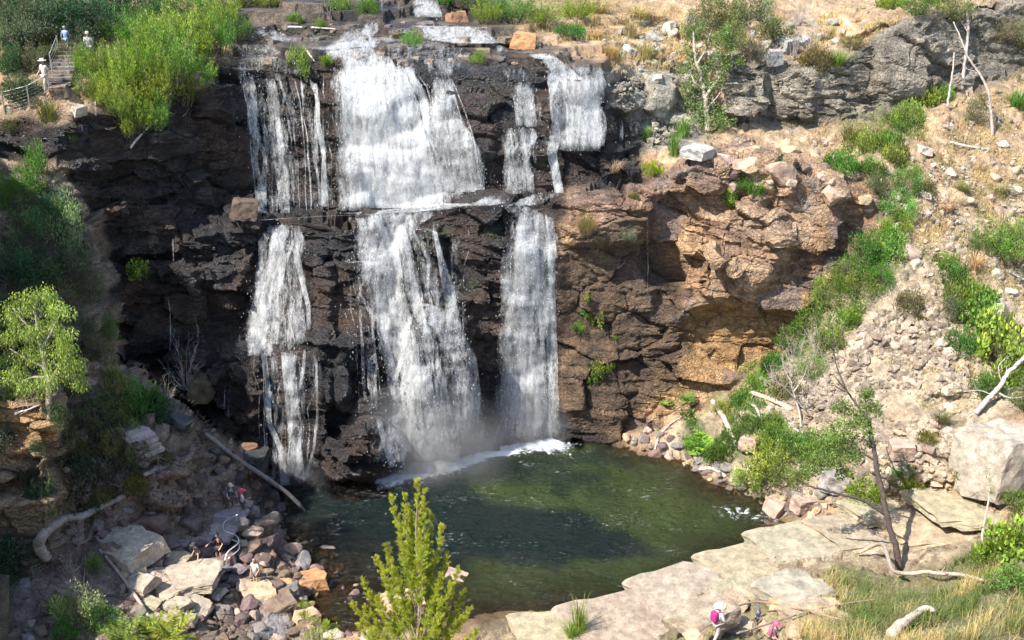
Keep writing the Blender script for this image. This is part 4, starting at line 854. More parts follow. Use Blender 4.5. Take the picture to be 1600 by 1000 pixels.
for i, (u, v, w_, h_) in enumerate([(196,872,58,1.3),(232,862,46,1.2),(205,892,52,1.1),(240,884,40,1.0),(276,880,44,.8),(300,888,38,.7),(222,915,50,1.1),(252,905,46,1.0),(290,908,50,.8),(325,905,44,.7),(262,928,48,.9),(300,930,46,.8),(335,930,40,.7),(232,945,46,1.0),(272,950,50,.9),(312,952,46,.8),(250,972,44,.8),(290,972,40,.8),(345,950,36,.7),(200,925,30,1.4)]):
    o = put_on(SLAB[i % 5], 'stone_slab', u, v, w_, vary((.46,.37,.27), .2), sink=.3, rz=-.35+random.uniform(-.5, .5), tilt=.25, sz=h_*random.uniform(.6, 1.0)); tag(o, None, 'stone slab', 'angular pale slabs stacked at the bottom left'); REG.append((o, 'angular pale slab in the bottom left stack, '+('upper row' if v < 900 else 'middle row' if v < 940 else 'lower row'), u))
SH = (.37,.305,.215)
for u, v, w_, lb, rz, sz in [(985,990,210,'broad smooth tan slab sloping into the pool at the bottom centre',.35,.5),(1075,935,170,'broad tan slab left of the walker with the magenta pack',.4,.5),(1165,893,140,'tan slab where the near shore bulges into the pool',.3,.5),(1250,858,150,'low tan slab on the sandy ledge left of the dark tree',.25,.4),
  (1345,838,150,'low cracked slab just left of the dark tree trunk',.3,.35),(1455,830,150,'low tan slab right of the dark tree trunk',.2,.35),(1500,796,150,'flat slab below the huge pale block',.2,.3),(870,1000,150,'low tan slab behind the green tuft at the bottom edge',.1,.4),(1375,800,110,'flat slab on the ledge above the dark tree foot',.35,.35),
  (1098,975,110,'steep tan rock face just left of the magenta pack',.7,1.0),(1240,935,110,'sunlit tan rock right of the blue cap',.5,.8),(1275,975,100,'tan rock under the thin brown branches at the bottom',.3,.8),(1160,935,90,'tan rock behind the walkers at the bottom',.5,.8)]:
    rock(SLAB[int(u) % 5], u, v, w_, vary(SH, .08), lb, 'rock_slab', rz=rz, sink=.42 if sz < .6 else .3, tilt=.04, sz=sz)
CN = {PUR: 'purplish', TAN: 'tan', ORA: 'orange', GRY: 'grey', BRN: 'brown', PAL: 'pale', PNK: 'pinkish', BLK: 'black', DRK: 'dark'}
ORD = 'first second third fourth fifth sixth seventh eighth ninth tenth eleventh twelfth thirteenth fourteenth fifteenth sixteenth seventeenth eighteenth nineteenth twentieth'.split()
ROWS2 = ['upper', 'lower']; ROWS3 = ['upper', 'middle', 'lower']; ROWSN = ['top', 'second', 'third', 'fourth', 'fifth', 'sixth', 'bottom']
class CNd(dict):
    def __missing__(s, k): return 'greyish' if max(k)-min(k) < .1 else 'brownish'
CN = CNd(CN)
def scatter(poly, n, wmin, wmax, protos, cols, name, label, cat, group, mind=.55, sink=.4, tilt=.5, pw=2.0):
    us = [p[0] for p in poly]; vs_ = [p[1] for p in poly]; done = []; out = []
    sizes = sorted([wmin+(wmax-wmin)*random.random()**pw for _ in range(n)], reverse=True)
    for s in sizes:
        for tr in range(60):
            u = random.uniform(min(us), max(us)); v = random.uniform(min(vs_), max(vs_))
            if not inpoly(poly, np.array([u]), np.array([v]))[0]: continue
            if all((u-a)**2+((v-b)*1.4)**2 > (mind*(s+t)/1.0)**2/1.0 for a, b, t in done): break
        else: continue
        cc = random.choice(cols); done.append((u, v, s)); o = put_on(random.choice(protos), name, u, v, s, vary(cc, .15), sink=sink, tilt=tilt); tag(o, None, cat, group); out.append((u, v, s, o, CN[cc]))
    rows = max(1, min(7, round(len(out)/12))); out.sort(key=lambda a: a[1]); place = label.split('|')
    for k in range(rows):
        part = sorted(out[k*len(out)//rows:(k+1)*len(out)//rows], key=lambda a: a[0])
        for i, (u, v, s, o, cn) in enumerate(part):
            sz_ = 'big' if s > wmin+.6*(wmax-wmin) else 'small' if s < wmin+.25*(wmax-wmin) else 'middling'
            o['label'] = f"{sz_} {cn} {place[0]} {place[1]}, {ORD[i]} from left"+('' if rows == 1 else ' in '+(ROWS3 if rows == 3 else ROWS2 if rows == 2 else ROWSN)[k if k < rows-1 or rows < 4 else -1]+' row')
MB_ = BOULD+ROUND[:2]
scatter([(335,760),(400,790),(470,830),(520,860),(505,900),(470,940),(440,1000),(330,1000),(350,940),(395,900),(370,850)], 100, 13, 46, MB_, [PUR,BRN,PNK,PUR,GRY,BRN], 'boulder', 'boulder|in the left shore pile', 'boulder', 'boulders piled along the left shore', .36)
scatter([(440,830),(500,860),(600,960),(620,1000),(450,1000),(470,940)], 44, 7, 24, MB_, [PUR,TAN,GRY,BRN], 'stone', 'stone|in the shallow outlet', 'stone', 'stones in the shallow outlet', .5)
scatter([(330,690),(400,720),(460,790),(480,820),(400,790),(340,745)], 46, 10, 30, MB_, [BLK,DRK,BRN,PUR,DRK], 'boulder', 'wet boulder|beside the fallen log', 'boulder', 'dark boulders beside the fallen log', .45)
scatter([(200,850),(330,860),(360,930),(340,990),(180,985),(150,950)], 24, 12, 30, BOULD, [PUR,GRY,TAN,PAL], 'boulder', 'boulder|among the stacked slabs', 'boulder', 'boulders among the stacked slabs', .5)
scatter([(225,845),(330,850),(385,900),(350,925),(300,880),(235,880)], 50, 15, 28, FLAT, [PUR,(.20,.15,.15),(.24,.2,.2),PUR], 'paving_stone', 'paving stone|below the left steps', 'paving stone', 'paving stones of the walkway', .38, .1, .05)
scatter([(50,960),(110,940),(180,960),(160,1000),(30,1000)], 26, 12, 34, BOULD, [PUR,PAL,GRY,BRN], 'boulder', 'boulder|edging the bottom left path', 'boulder', 'boulders edging the bottom left path', .45)
scatter([(100,810),(180,790),(320,770),(330,800),(240,830),(110,850)], 26, 10, 26, BOULD, [PUR,GRY,DRK], 'boulder', 'boulder|near the curved log', 'boulder', 'boulders near the curved log', .5)
scatter([(0,440),(130,480),(200,640),(300,690),(300,760),(140,760),(90,620)], 22, 14, 46, BOULD, [PUR,BRN,DRK], 'boulder', 'boulder|on the left bank', 'boulder', 'boulders on the left bank', .5, .5)
scatter([(970,685),(1020,672),(1100,715),(1190,775),(1290,790),(1270,812),(1200,795),(1110,752),(1010,706)], 120, 7, 24, MB_, [PNK,GRY,TAN,GRY,PUR], 'stone', 'stone|on the right pool shore', 'stone', 'stones along the right pool shore', .42)
scatter([(1180,690),(1300,730),(1360,760),(1260,790),(1190,740)], 26, 10, 30, BOULD, [PNK,TAN,GRY], 'boulder', 'boulder|behind the right shore', 'boulder', 'boulders behind the right shore', .5)
scatter([(1380,680),(1500,640),(1510,770),(1390,770),(1370,740)], 70, 9, 28, SLAB+BOULD, [PNK,PAL,TAN], 'stone', 'angular stone|below the scree', 'stone', 'angular stones below the scree', .4)
scatter([(1130,240),(1240,230),(1370,280),(1360,330),(1250,290),(1140,300)], 24, 16, 44, BOULD, [PNK,TAN,PUR], 'boulder', 'boulder|on the brown cliff rim', 'boulder', 'boulders along the brown cliff rim', .5, .5)
scatter([(1400,240),(1590,200),(1600,480),(1500,470),(1420,420)], 70, 8, 30, BOULD+SLAB, [PNK,TAN,PAL], 'stone', 'half-buried stone|on the dry right slope', 'stone', 'stones on the dry right slope', .8, .5)
scatter([(960,40),(1120,20),(1130,160),(1000,130)], 26, 12, 36, BOULD+SLAB, [(.42,.39,.33),(.36,.32,.27)], 'boulder', 'boulder|on the dry upper slope', 'boulder', 'boulders on the dry upper slope', .6, .5)
scatter([(1150,30),(1330,30),(1330,80),(1150,88)], 26, 10, 36, BOULD+BLOCK, [(.35,.33,.30),(.26,.25,.23)], 'boulder', 'boulder|atop the grey wall', 'boulder', 'boulders on top of the grey wall', .6, .45)
scatter([(380,35),(760,35),(950,95),(760,100),(400,95)], 60, 9, 34, SLAB, [(.20,.15,.11),(.12,.10,.09),(.28,.22,.16)], 'rock_slab', 'flat slab|in the upper river bed', 'rock slab', 'flat slabs in the upper river bed', .6, .55, .06)
scatter([(500,740),(620,735),(560,755),(470,770)], 10, 10, 24, BOULD, [BLK,DRK], 'boulder', 'boulder|in the spray below the falls', 'boulder', 'black boulders at the foot of the falls', .6)
scatter([(1150,920),(1290,900),(1300,1000),(1080,1000)], 16, 18, 50, BLOCK+SLAB, [TAN,(.42,.30,.18)], 'boulder', 'rock|on the near slope by the walkers', 'boulder', 'tan rocks on the near slope', .5, .5)
# loose scree: far too many to count
def scree(name, lab_, poly, n, smin, smax, cols_):
    r = np.random.default_rng(5); us = np.array([p[0] for p in poly]); vs_ = np.array([p[1] for p in poly]); U = r.uniform(us.min(), us.max(), n*3); V = r.uniform(vs_.min(), vs_.max(), n*3); k = inpoly(poly, U, V)&(fbm(np.stack([U*.022, V*.03, 0*U], -1), 3, 7)+r.normal(0, .25, len(U)) > -.1); U, V = U[k][:n], V[k][:n]
    base_V, base_F = ico(1); R_ = rays(U, V); D = samp(DG, U, V); P = R_*(D/F)[:, None]+np.array([0, 0, CAMZ]); n = len(U); Vs = []; 
    for i in range(n):
        s = (smin+(smax-smin)*r.random()**4)*(.6+.8*r.random()); a = r.uniform(.5, 1.2, 3)*s; M3 = np.array(Euler(r.uniform(0, 6, 3)).to_matrix()); b = base_V.copy(); q = unit(r.normal(0, 1, (4, 3))); 
        for w_ in q: b -= np.maximum(b@w_-.5, 0)[:, None]*w_
        Vs.append((b*a)@M3.T+P[i]+np.array([0, 0, s*.15]))
    nv_ = len(base_V); Fc = (base_F[None]+(np.arange(n)*nv_)[:, None, None]).reshape(-1, 3); tc = mixn(np.array(cols_[0]), np.array(cols_[1]), r.normal(0, .9, (n, 1))); tc = np.repeat(tc, nv_, 0)
    o = link(name, mesh_np(name, np.concatenate(Vs), Fc, {'tint': ('C', tc), 'wet': ('F', np.zeros(len(tc))), 'rocky': ('F', np.zeros(len(tc)))}, False, (ROCK,)))
    tag(o, lab_, 'stones', kind='stuff')
scree('scree', 'loose pinkish scree stones strewn down the bare right slope', [(1290,560),(1430,440),(1520,560),(1500,700),(1380,770),(1290,720),(1200,640)], 5000, .03, .42, ((.34,.26,.19),(.66,.54,.41)))
scree('loose_stones', 'loose small stones strewn over the dry upper right slope', [(1400,300),(1600,180),(1600,480),(1450,470)], 900, .04, .22, ((.42,.31,.22),(.62,.50,.38)))
scree('rubble', 'small purplish rubble filling gaps between the left shore boulders', [(335,750),(400,780),(480,820),(530,870),(510,910),(470,940),(450,1000),(180,1000),(150,950),(230,900),(370,860)], 2600, .06, .32, ((.13,.09,.08),(.34,.25,.2)))
scree('rubble', 'small pinkish rubble and pebbles on the right pool shore', [(970,680),(1020,665),(1100,690),(1190,740),(1330,770),(1290,812),(1200,805),(1110,757),(1010,710)], 1200, .05, .25, ((.22,.17,.14),(.52,.42,.34)))
scree('rubble', 'broken stones and litter on the shaded left slope', [(80,620),(150,640),(250,700),(330,760),(320,840),(120,850),(100,740)], 1500, .04, .26, ((.10,.075,.06),(.24,.18,.14)))
scree('rubble', 'broken pale stones over the dry slope at top centre', [(940,60),(1060,20),(1130,60),(1120,180),(1060,230),(990,220),(960,130)], 1300, .05, .34, ((.30,.26,.2),(.55,.48,.38)))
scree('rubble', 'loose stones and chips over the upper right slopes', [(1130,200),(1300,220),(1420,200),(1500,150),(1600,120),(1600,330),(1400,420),(1380,290),(1240,235),(1130,235)], 2200, .04, .28, ((.34,.26,.2),(.62,.52,.42)))
# ---------------------------------------------------------------- shrubs, ferns and tufts, each where the photo has it (foot of the plant, width, height)
PLANTS = """
225 25 90 40 bush deep|280 18 90 36 bush green|330 12 70 30 bush deep|170 20 80 40 bush deep|60 20 90 40 bush dull|20 30 70 50 bush deep|110 90 60 30 bush dull|40 150 60 30 low dull|380 8 50 20 low olive|120 60 50 30 bush deep|80 90 40 30 low dull|420 6 60 16 low olive|20 110 60 40 bush deep
165 170 60 60 wisp lime|190 190 60 60 wisp lime|225 150 90 90 wisp bright|255 165 80 90 wisp lime|290 165 60 70 wisp bright|310 140 70 70 wisp bright|235 100 100 80 wisp bright|285 75 100 80 wisp bright|350 60 70 70 wisp bright|200 215 40 50 wisp lime|225 60 80 50 bush green|130 115 40 40 bush bright|300 40 90 40 wisp green

150 125 70 62 wisp bright|178 150 80 80 wisp lime|140 150 50 40 bush bright|205 130 90 90 wisp bright|235 175 84 90 wisp bright|215 205 66 80 wisp lime|245 205 60 70 wisp bright|275 140 90 100 wisp bright|300 100 100 90 wisp bright
340 85 80 75 wisp green|255 75 110 70 wisp bright|330 50 90 60 wisp bright|190 70 80 60 wisp green|372 62 60 60 wisp green|150 50 80 50 bush deep|100 40 110 60 bush deep|55 60 80 60 bush dull|45 110 70 60 wisp dull|18 70 60 60 bush dull
75 187 56 28 tuft olive|112 216 30 22 tuft green|30 150 60 30 low dull|60 300 70 74 bush green|15 320 46 60 bush green|90 330 40 40 bush deep|85 372 70 60 bush deep|108 385 74 84 bush pale|55 350 60 40 low pale|30 385 60 50 bush dull
20 440 90 60 bush deep|65 445 90 60 bush deep|105 440 70 50 bush dull|140 470 50 56 bush dull|172 530 34 36 bush green|216 432 34 26 broad lime|135 520 50 40 bush dull|110 400 60 40 low dull|215 640 90 46 low green|245 648 60 40 bush deep|180 665 60 50 bush olive
205 625 50 40 bush pale|25 880 70 60 bush deep|10 925 50 50 bush deep|60 770 50 40 low deep|125 705 50 36 low olive|150 740 60 40 low dull|128 975 84 70 bush pale|95 955 40 34 bush bright|150 895 30 34 bush bright|195 1000 80 50 fern bright|270 1000 96 60 fern lime|235 985 50 30 fern bright
165 985 50 46 bush green|105 1000 50 40 bush green|180 620 50 60 bush olive|290 560 20 14 low dull|160 640 70 40 low dull|70 560 80 50 bush deep|110 620 60 44 low dull|60 700 30 24 low deep|100 690 50 40 low dull|215 760 50 30 low olive|140 800 40 24 low dull|170 700 60 30 low olive
470 112 40 52 bush bright|510 98 26 14 low bright|642 78 42 36 wisp bright|748 98 34 20 bush bright|500 42 26 14 low bright|760 38 60 40 wisp bright|800 36 90 50 wisp green|850 40 70 44 wisp bright|900 30 70 40 wisp bright|735 15 60 40 wisp olive|575 18 44 22 low green|530 12 50 20 low bright|460 32 30 12 low bright
890 50 60 14 low green|925 62 40 20 tuft straw|985 60 40 26 tuft straw|1010 95 40 24 tuft straw|955 90 36 20 tuft straw|1000 30 50 24 tuft straw|935 20 50 24 tuft straw|1130 45 90 60 bush olive|1170 30 70 50 bush olive|1210 62 70 44 bush dull|1250 40 60 40 twig dull|1090 60 60 50 bush olive
1145 75 50 40 bush olive|1240 95 30 70 twig dull|1265 85 60 44 twig dull|1180 90 50 30 bush dull|1020 270 40 20 low lime|1052 242 40 30 tuft bright|1066 213 50 26 tuft bright|1145 318 44 40 bush lime|1180 302 50 24 tuft bright|1160 290 40 20 low green|1010 218 26 18 tuft bright|975 182 24 20 tuft olive
915 372 34 42 wisp olive|981 374 26 24 bush pale|934 502 34 34 broad lime|914 492 22 22 broad bright|903 513 26 12 low bright|917 472 14 14 broad lime|932 584 34 32 broad lime|950 574 24 14 low bright|924 598 20 18 broad bright|962 530 12 9 broad bright|1075 628 34 26 fern bright|1042 634 26 12 fern bright|965 420 30 34 twig dull
960 268 30 18 tuft straw|990 310 20 10 low olive|1270 300 50 30 twig dull|1220 270 40 20 low green|1255 330 60 26 twig dull|1330 75 50 30 wisp olive|1308 100 40 22 tuft bright|1275 100 60 30 low olive|1435 20 64 36 bush green|1490 30 60 36 bush olive|1390 12 50 24 low bright|1570 60 60 30 bush olive
1597 75 50 46 bush olive|1590 168 46 30 tuft green|1523 190 44 40 bush olive|1418 185 60 36 low lime|1400 200 50 30 low bright|1445 160 60 30 low lime|1470 150 40 24 low bright|1385 225 60 26 low green|1350 235 70 30 low bright|1395 250 60 30 low bright|1330 220 50 24 tuft olive|1310 262 60 30 low green|1360 270 60 24 low green
1370 300 40 30 bush dull|1410 300 60 40 bush green|1425 270 30 20 low lime|1440 300 50 30 low olive|1400 335 60 40 bush bright|1580 410 120 66 wisp bright|1545 395 70 50 wisp green|1600 390 70 50 wisp green|1505 300 30 16 tuft olive|1560 300 40 18 tuft straw|1475 415 44 30 low bright|1520 420 40 30 tuft straw|1480 330 30 14 tuft straw
1385 400 64 60 bush bright|1350 418 70 56 bush green|1320 448 70 50 bush bright|1290 480 70 56 bush bright|1262 515 66 46 bush bright|1236 548 60 44 bush green|1210 575 56 36 low green|1345 465 64 46 bush bright|1375 450 50 40 bush green|1400 370 50 40 bush lime|1420 478 50 26 low olive|1300 540 60 44 low bright|1330 500 50 26 low bright|1270 590 60 40 bush bright
1190 600 60 28 low bright|1160 625 50 20 low bright|1230 615 70 40 low olive|1130 640 40 16 low lime|1100 705 64 56 fern lime|1085 700 50 36 low green|1125 715 60 30 low green|1150 690 50 24 low green|1172 668 50 34 low green|1205 665 50 30 low bright|1195 730 90 56 bush lime|1172 762 60 44 bush lime|1230 755 70 50 bush bright
1270 720 84 56 bush bright|1250 700 60 40 low bright|1215 700 60 40 bush bright|1310 715 60 40 bush green|1350 770 70 26 low lime|1420 758 60 26 low lime|1410 745 40 24 bush green|1540 784 60 22 tuft olive|1520 770 40 20 tuft straw|1590 800 46 46 bush green|1470 660 40 16 tuft olive|1440 500 40 12 tuft olive
1490 438 60 40 low green|1510 470 80 60 low bright|1530 510 86 64 broad bright|1500 540 60 40 low green|1550 560 80 70 broad lime|1575 600 70 60 broad bright|1600 640 60 60 bush green|1540 610 60 50 low green|1485 500 40 40 bush dull|1565 530 60 40 bush olive|1500 740 50 24 low olive|1480 700 40 30 twig dull|1450 690 40 20 low olive
1240 590 70 60 twig dull|1280 560 70 50 twig dull|1210 610 60 44 twig dull|1260 640 80 40 twig dull|1300 640 60 40 twig dull|1225 545 40 30 twig dull|1330 720 60 34 twig dull|110 900 60 40 twig dull|80 830 50 30 twig dull|290 610 70 80 twig dull|262 645 44 50 twig dull|130 850 50 50 twig dull
1230 780 40 24 twig dull|905 1000 44 60 tuft bright|892 1005 30 40 tuft bright|1560 880 90 60 broad bright|1595 860 90 60 broad lime|1590 920 90 50 bush bright|1530 900 60 40 bush green|700 0 50 14 low green|620 60 20 10 low olive|20 200 40 16 low dull
190 690 60 50 bush olive|150 670 60 50 bush dull|210 720 60 40 low olive|120 740 60 40 bush dull|160 780 50 34 low olive|90 660 40 40 bush dull|190 760 40 24 twig dull|40 740 60 26 low dull|0 700 50 40 bush dull|230 640 30 30 bush olive|255 720 40 20 low dull|10 520 60 60 bush deep|150 560 40 40 bush dull"""
for ln in PLANTS.replace('\n', '|').split('|'):
    if ln.strip():
        a = ln.split(); plant(float(a[0]), float(a[1]), float(a[2]), float(a[3]), a[4], a[5])
# thick grass: one object per stand, nobody could count the blades
def grass(name, label, poly, n, h0, h1, cols_, w=.010, lean=.5):
    r = np.random.default_rng(len(name)+n); us = np.array([p[0] for p in poly]); vs_ = np.array([p[1] for p in poly]); U = r.uniform(us.min(), us.max(), n*4); V = r.uniform(vs_.min(), vs_.max(), n*4); k = inpoly(poly, U, V); U, V = U[k], V[k]
    R_ = rays(U, V); D = samp(DG, U, V); P = R_*(D/F)[:, None]+np.array([0, 0, CAMZ]); cl = fbm(P*.7, 3, 5); k = cl+r.normal(0, .2, len(cl)) > -.12; P = P[k][:n]; n = len(P); wt = sstep(-.4, .4, fbm(P*.5+5, 3, 8)+r.normal(0, .25, n))[:, None]
    a = r.uniform(0, 6.28, n); d_ = np.stack([np.cos(a), np.sin(a), 0*a], -1); h = r.uniform(h0, h1, n)[:, None]; ln = (lean*r.uniform(.1, 1.5, n))[:, None]; z = np.array([0, 0, 1.]); s = unit(np.cross(d_, z))*w*r.uniform(.6, 1.4, (n, 1))
    P = P-z*.04; p1 = P+z*h*.6+d_*h*ln*.35; p2 = P+z*h*(1-.25*ln)+d_*h*ln
    V_ = np.stack([P-s, P+s, p1+s*.8, p1-s*.8, p2], 1).reshape(-1, 3); kk = np.arange(n)*5; t = np.repeat(np.array(cols_[0])*(1-wt)+np.array(cols_[1])*wt, 5, 0)*np.repeat(r.uniform(.7, 1.3, (n, 1)), 5, 0)
    q = np.stack([kk, kk+1, kk+2, kk+3], -1); q2 = np.stack([kk+3, kk+2, kk+4, kk+4], -1)
    me = bpy.data.meshes.new(name); F_ = list(map(tuple, q.tolist()))+[tuple(x[:3]) for x in q2.tolist()]; me.from_pydata(V_.tolist(), [], F_); at_ = me.attributes.new('lv', 'FLOAT_COLOR', 'POINT'); dd = np.ones((len(V_), 4), np.float32); dd[:, :3] = t; at_.data.foreach_set('color', dd.ravel()); me.materials.append(LEAF)
    tag(link(name, me, None, None, (1, 1, 1)), label, 'grass', kind='stuff')
ST = (.58,.45,.22); GN = (.13,.19,.045)
grass('dry_grass', 'tall dry and green grass covering the near bottom right slope', [(1290,900),(1400,906),(1470,895),(1550,845),(1640,805),(1700,1050),(1250,1050),(1240,980)], 17000, .25, .75, (ST, GN), .008, .7)
grass('dry_grass', 'straw grass on the dry slope at top centre', [(860,40),(980,20),(1120,0),(1130,80),(1060,100),(1000,130),(940,80)], 6000, .12, .45, ((.60,.44,.24), (.42,.33,.16)), .02, .6)
grass('dry_grass', 'straw grass on the ledge above the grey wall', [(1270,20),(1440,0),(1430,28),(1330,80),(1250,95)], 3500, .12, .4, (ST, (.20,.22,.07)), .02, .6)
grass('dry_grass', 'dry grass patches over the right slope', [(1400,200),(1620,170),(1620,500),(1500,480),(1400,420)], 9000, .08, .35, (ST, (.20,.22,.07)), .016, .6)
grass('ground_cover', 'low creeping green cover in the gully beside the brown cliff', [(1180,560),(1300,440),(1380,330),(1330,200),(1440,150),(1450,200),(1420,330),(1400,430),(1330,520),(1250,580),(1180,640),(1060,650)], 16000, .06, .26, ((.10,.20,.03), (.19,.26,.05)), .03, 1.0)
grass('ground_cover', 'low green cover around the straight white log', [(1060,640),(1190,620),(1240,690),(1180,740),(1100,715)], 6000, .06, .26, ((.10,.20,.03), (.16,.24,.05)), .028, 1.0)
grass('ground_cover', 'shaded green undergrowth on the left bank', [(0,260),(90,300),(150,450),(190,580),(250,640),(200,760),(60,820),(90,640),(0,600)], 5000, .08, .34, ((.08,.13,.04), (.2,.17,.09)), .024, 1.0)
grass('ground_cover', 'shaded green undergrowth above the upper stairs', [(0,0),(200,0),(130,60),(120,100),(0,130)], 7000, .1, .4, ((.05,.085,.03), (.10,.12,.05)), .026, 1.0)

grass('straw', 'sparse straw grass over the dry ground of the right hand slopes', [(1130,195),(1420,180),(1620,100),(1620,330),(1560,640),(1440,640),(1380,560),(1420,430),(1380,290),(1240,230)], 26000, .06, .28, ((.55,.43,.25), (.30,.27,.12)), .014, .9)
grass('straw', 'sparse straw grass over the dry slope at the top edge', [(740,0),(1600,-5),(1490,20),(1370,45),(1240,95),(1130,85),(1060,180),(960,110),(860,60)], 12000, .08, .34, ((.60,.46,.27), (.26,.27,.10)), .018, .8)
# ---------------------------------------------------------------- trees, dead wood, logs
def sk(u, v, D): return np.array([0, 0, CAMZ])+rays(u, v)*(D/F)
def dep(u, v, back=0): return pxd(at(u, v)[0])+back
def pxd(p): return (Vector(p)-CAM).dot(Vector((0, cp, -sp)))
def smooth_path(pts, n=6):
    pts = np.array(pts, float); out = []
    for i in range(len(pts)-1):
        p0, p1, p2, p3 = pts[max(i-1, 0)], pts[i], pts[i+1], pts[min(i+2, len(pts)-1)]
        for t in np.linspace(0, 1, n, endpoint=False): out.append(.5*((2*p1)+(-p0+p2)*t+(2*p0-5*p1+4*p2-p3)*t*t+(-p0+3*p1-3*p2+p3)*t**3))
    out.append(pts[-1]); return np.array(out)
def rel(P, base): return P-np.array(base)
def limb(g, pts, w0, w1, D, base, r, sides=7, dz=.3, twigs=0, tw=.5):
    d_ = D+np.cumsum(r.normal(0, dz, len(pts))); d_[0] = D
    P = smooth_path([sk(p[0], p[1], q) for p, q in zip(pts, d_)]); k = D/F
    P[1:-1] += r.normal(0, .012, (len(P)-2, 3))*w0*k*6
    g.tube(rel(P, base), np.linspace(w0*k/2, w1*k/2, len(P)), sides)
    for j in range(twigs):
        i = r.integers(len(P)//3, len(P)); e = P[i]+unit(r.normal(0, 1, 3)+np.array([0, -.1, .5]))*tw*r.uniform(.4, 1.3); q = wander(P[i], e, 5, .2, r); g.tube(rel(q, base), np.linspace(max(.006, w1*k*.35), .003, 5), 4)
        for m_ in range(2): g.tube(rel(wander(q[2+m_], q[2+m_]+unit(r.normal(0, 1, 3)+np.array([0, 0, .4]))*tw*.4, 4, .2, r), base), np.linspace(.006, .002, 4), 3)
    return P
def clumps(name, cl, D, base, r, per, ll, lw, droop, colr, parent, spread=1.0):
    C_, D_, T_ = [], [], []
    for u, v, w_ in cl:
        c0 = sk(u, v, D+r.uniform(-.6, .6)*w_*D/F); s = w_*D/F/2
        for sub in range(5):
            cs = c0+r.normal(0, .5, 3)*s; n = per//5; o = unit(r.normal(0, 1, (n, 3)))*(r.uniform(0, 1, (n, 1))**.4)*s*.55*spread; br = r.uniform(.75, 1.25); C_.append(rel(cs+o, base)); D_.append(unit(o)*.6+r.normal(0, .35, (n, 3))+np.array([0, 0, -droop])); T_.append(np.ones((n, 3))*br*(1+.25*o[:, 2:]/s))
    n = sum(map(len, C_)); return link(name, leaf_mesh(name, np.concatenate(C_), np.concatenate(D_), ll*r.uniform(.6, 1.3, n), lw*r.uniform(.7, 1.3, n), r, np.concatenate(T_)), parent, None, colr)
def tree(name, cat, label, base_uv, limbs, cl=None, bark=(.2,.15,.11), colr=(.1,.16,.03), per=200, ll=.1, lw=.02, droop=0, D=None, seed=1, twigs=3, spread=1, group=None, tw=.5):
    p, _ = at(*base_uv); D = D or pxd(p); base = Vector(sk(*base_uv, D)); r = np.random.default_rng(seed); o = empty(name, base); tag(o, label, cat, group)
    g = Geo(); limb(g, limbs[0][0], limbs[0][1], limbs[0][2], D, base, r, 9, .05, 0 if cl else twigs, tw); link('trunk', g.mesh('trunk', WOOD), o, None, bark)
    for pts, w0, w1 in limbs[1:]:
        g = Geo(); limb(g, pts, w0, w1, D, base, r, 6, .15, twigs, tw); link('branch', g.mesh('branch', WOOD), o, None, bark)
    if cl: clumps('crown', cl, D, base, r, per, ll, lw, droop, colr, o, spread)
    return o
tree('gum_tree', 'tree', 'lime green drooping gum tree at the left edge above the orange rock', (78,655), [([(78,655),(76,610),(70,570),(60,520),(55,475)], 11, 3), ([(74,600),(95,570),(110,545)], 6, 2), ([(70,575),(40,560),(15,545)], 6, 2), ([(66,545),(85,510),(92,485)], 5, 2), ([(72,590),(50,590),(25,600)], 5, 2), ([(60,525),(35,500),(20,480)], 4, 1.5)],
 [(55,470,36),(75,468,34),(90,490,34),(35,480,34),(20,505,40),(10,530,36),(50,510,40),(75,520,40),(98,515,30),(40,550,40),(15,575,44),(60,560,36),(90,565,46),(110,560,36),(75,595,44),(105,590,36),(45,600,40),(15,612,40),(120,575,24),(5,590,36),(95,538,30)], (.3,.25,.2), (.30,.38,.09), 620, .14, .021, 1.3, seed=3, spread=1.45)
tree('ledge_tree', 'tree', 'grey-green bushy tree standing on the ledge left of the square grey block', (1106,206), [([(1106,206),(1104,175),(1101,150),(1094,118),(1086,84),(1084,50)], 9, 3), ([(1102,152),(1118,128),(1136,104),(1146,78)], 6, 2), ([(1100,142),(1085,128),(1078,112)], 4, 1.5), ([(1104,170),(1122,150),(1128,138)], 4, 1.5), ([(1090,100),(1104,74),(1110,52)], 4, 1.5)],
 [(1078,58,30),(1092,48,28),(1074,80,30),(1088,92,34),(1075,110,30),(1098,120,30),(1112,100,30),(1130,82,34),(1146,70,28),(1140,100,26),(1110,62,26),(1122,122,26),(1080,140,28),(1100,150,26),(1078,165,34),(1096,175,36),(1118,180,36),(1088,192,34),(1112,198,40),(1132,192,30),(1138,52,26),(1154,90,20)], (.32,.27,.22), (.15,.22,.07), 330, .16, .045, .2, seed=4)
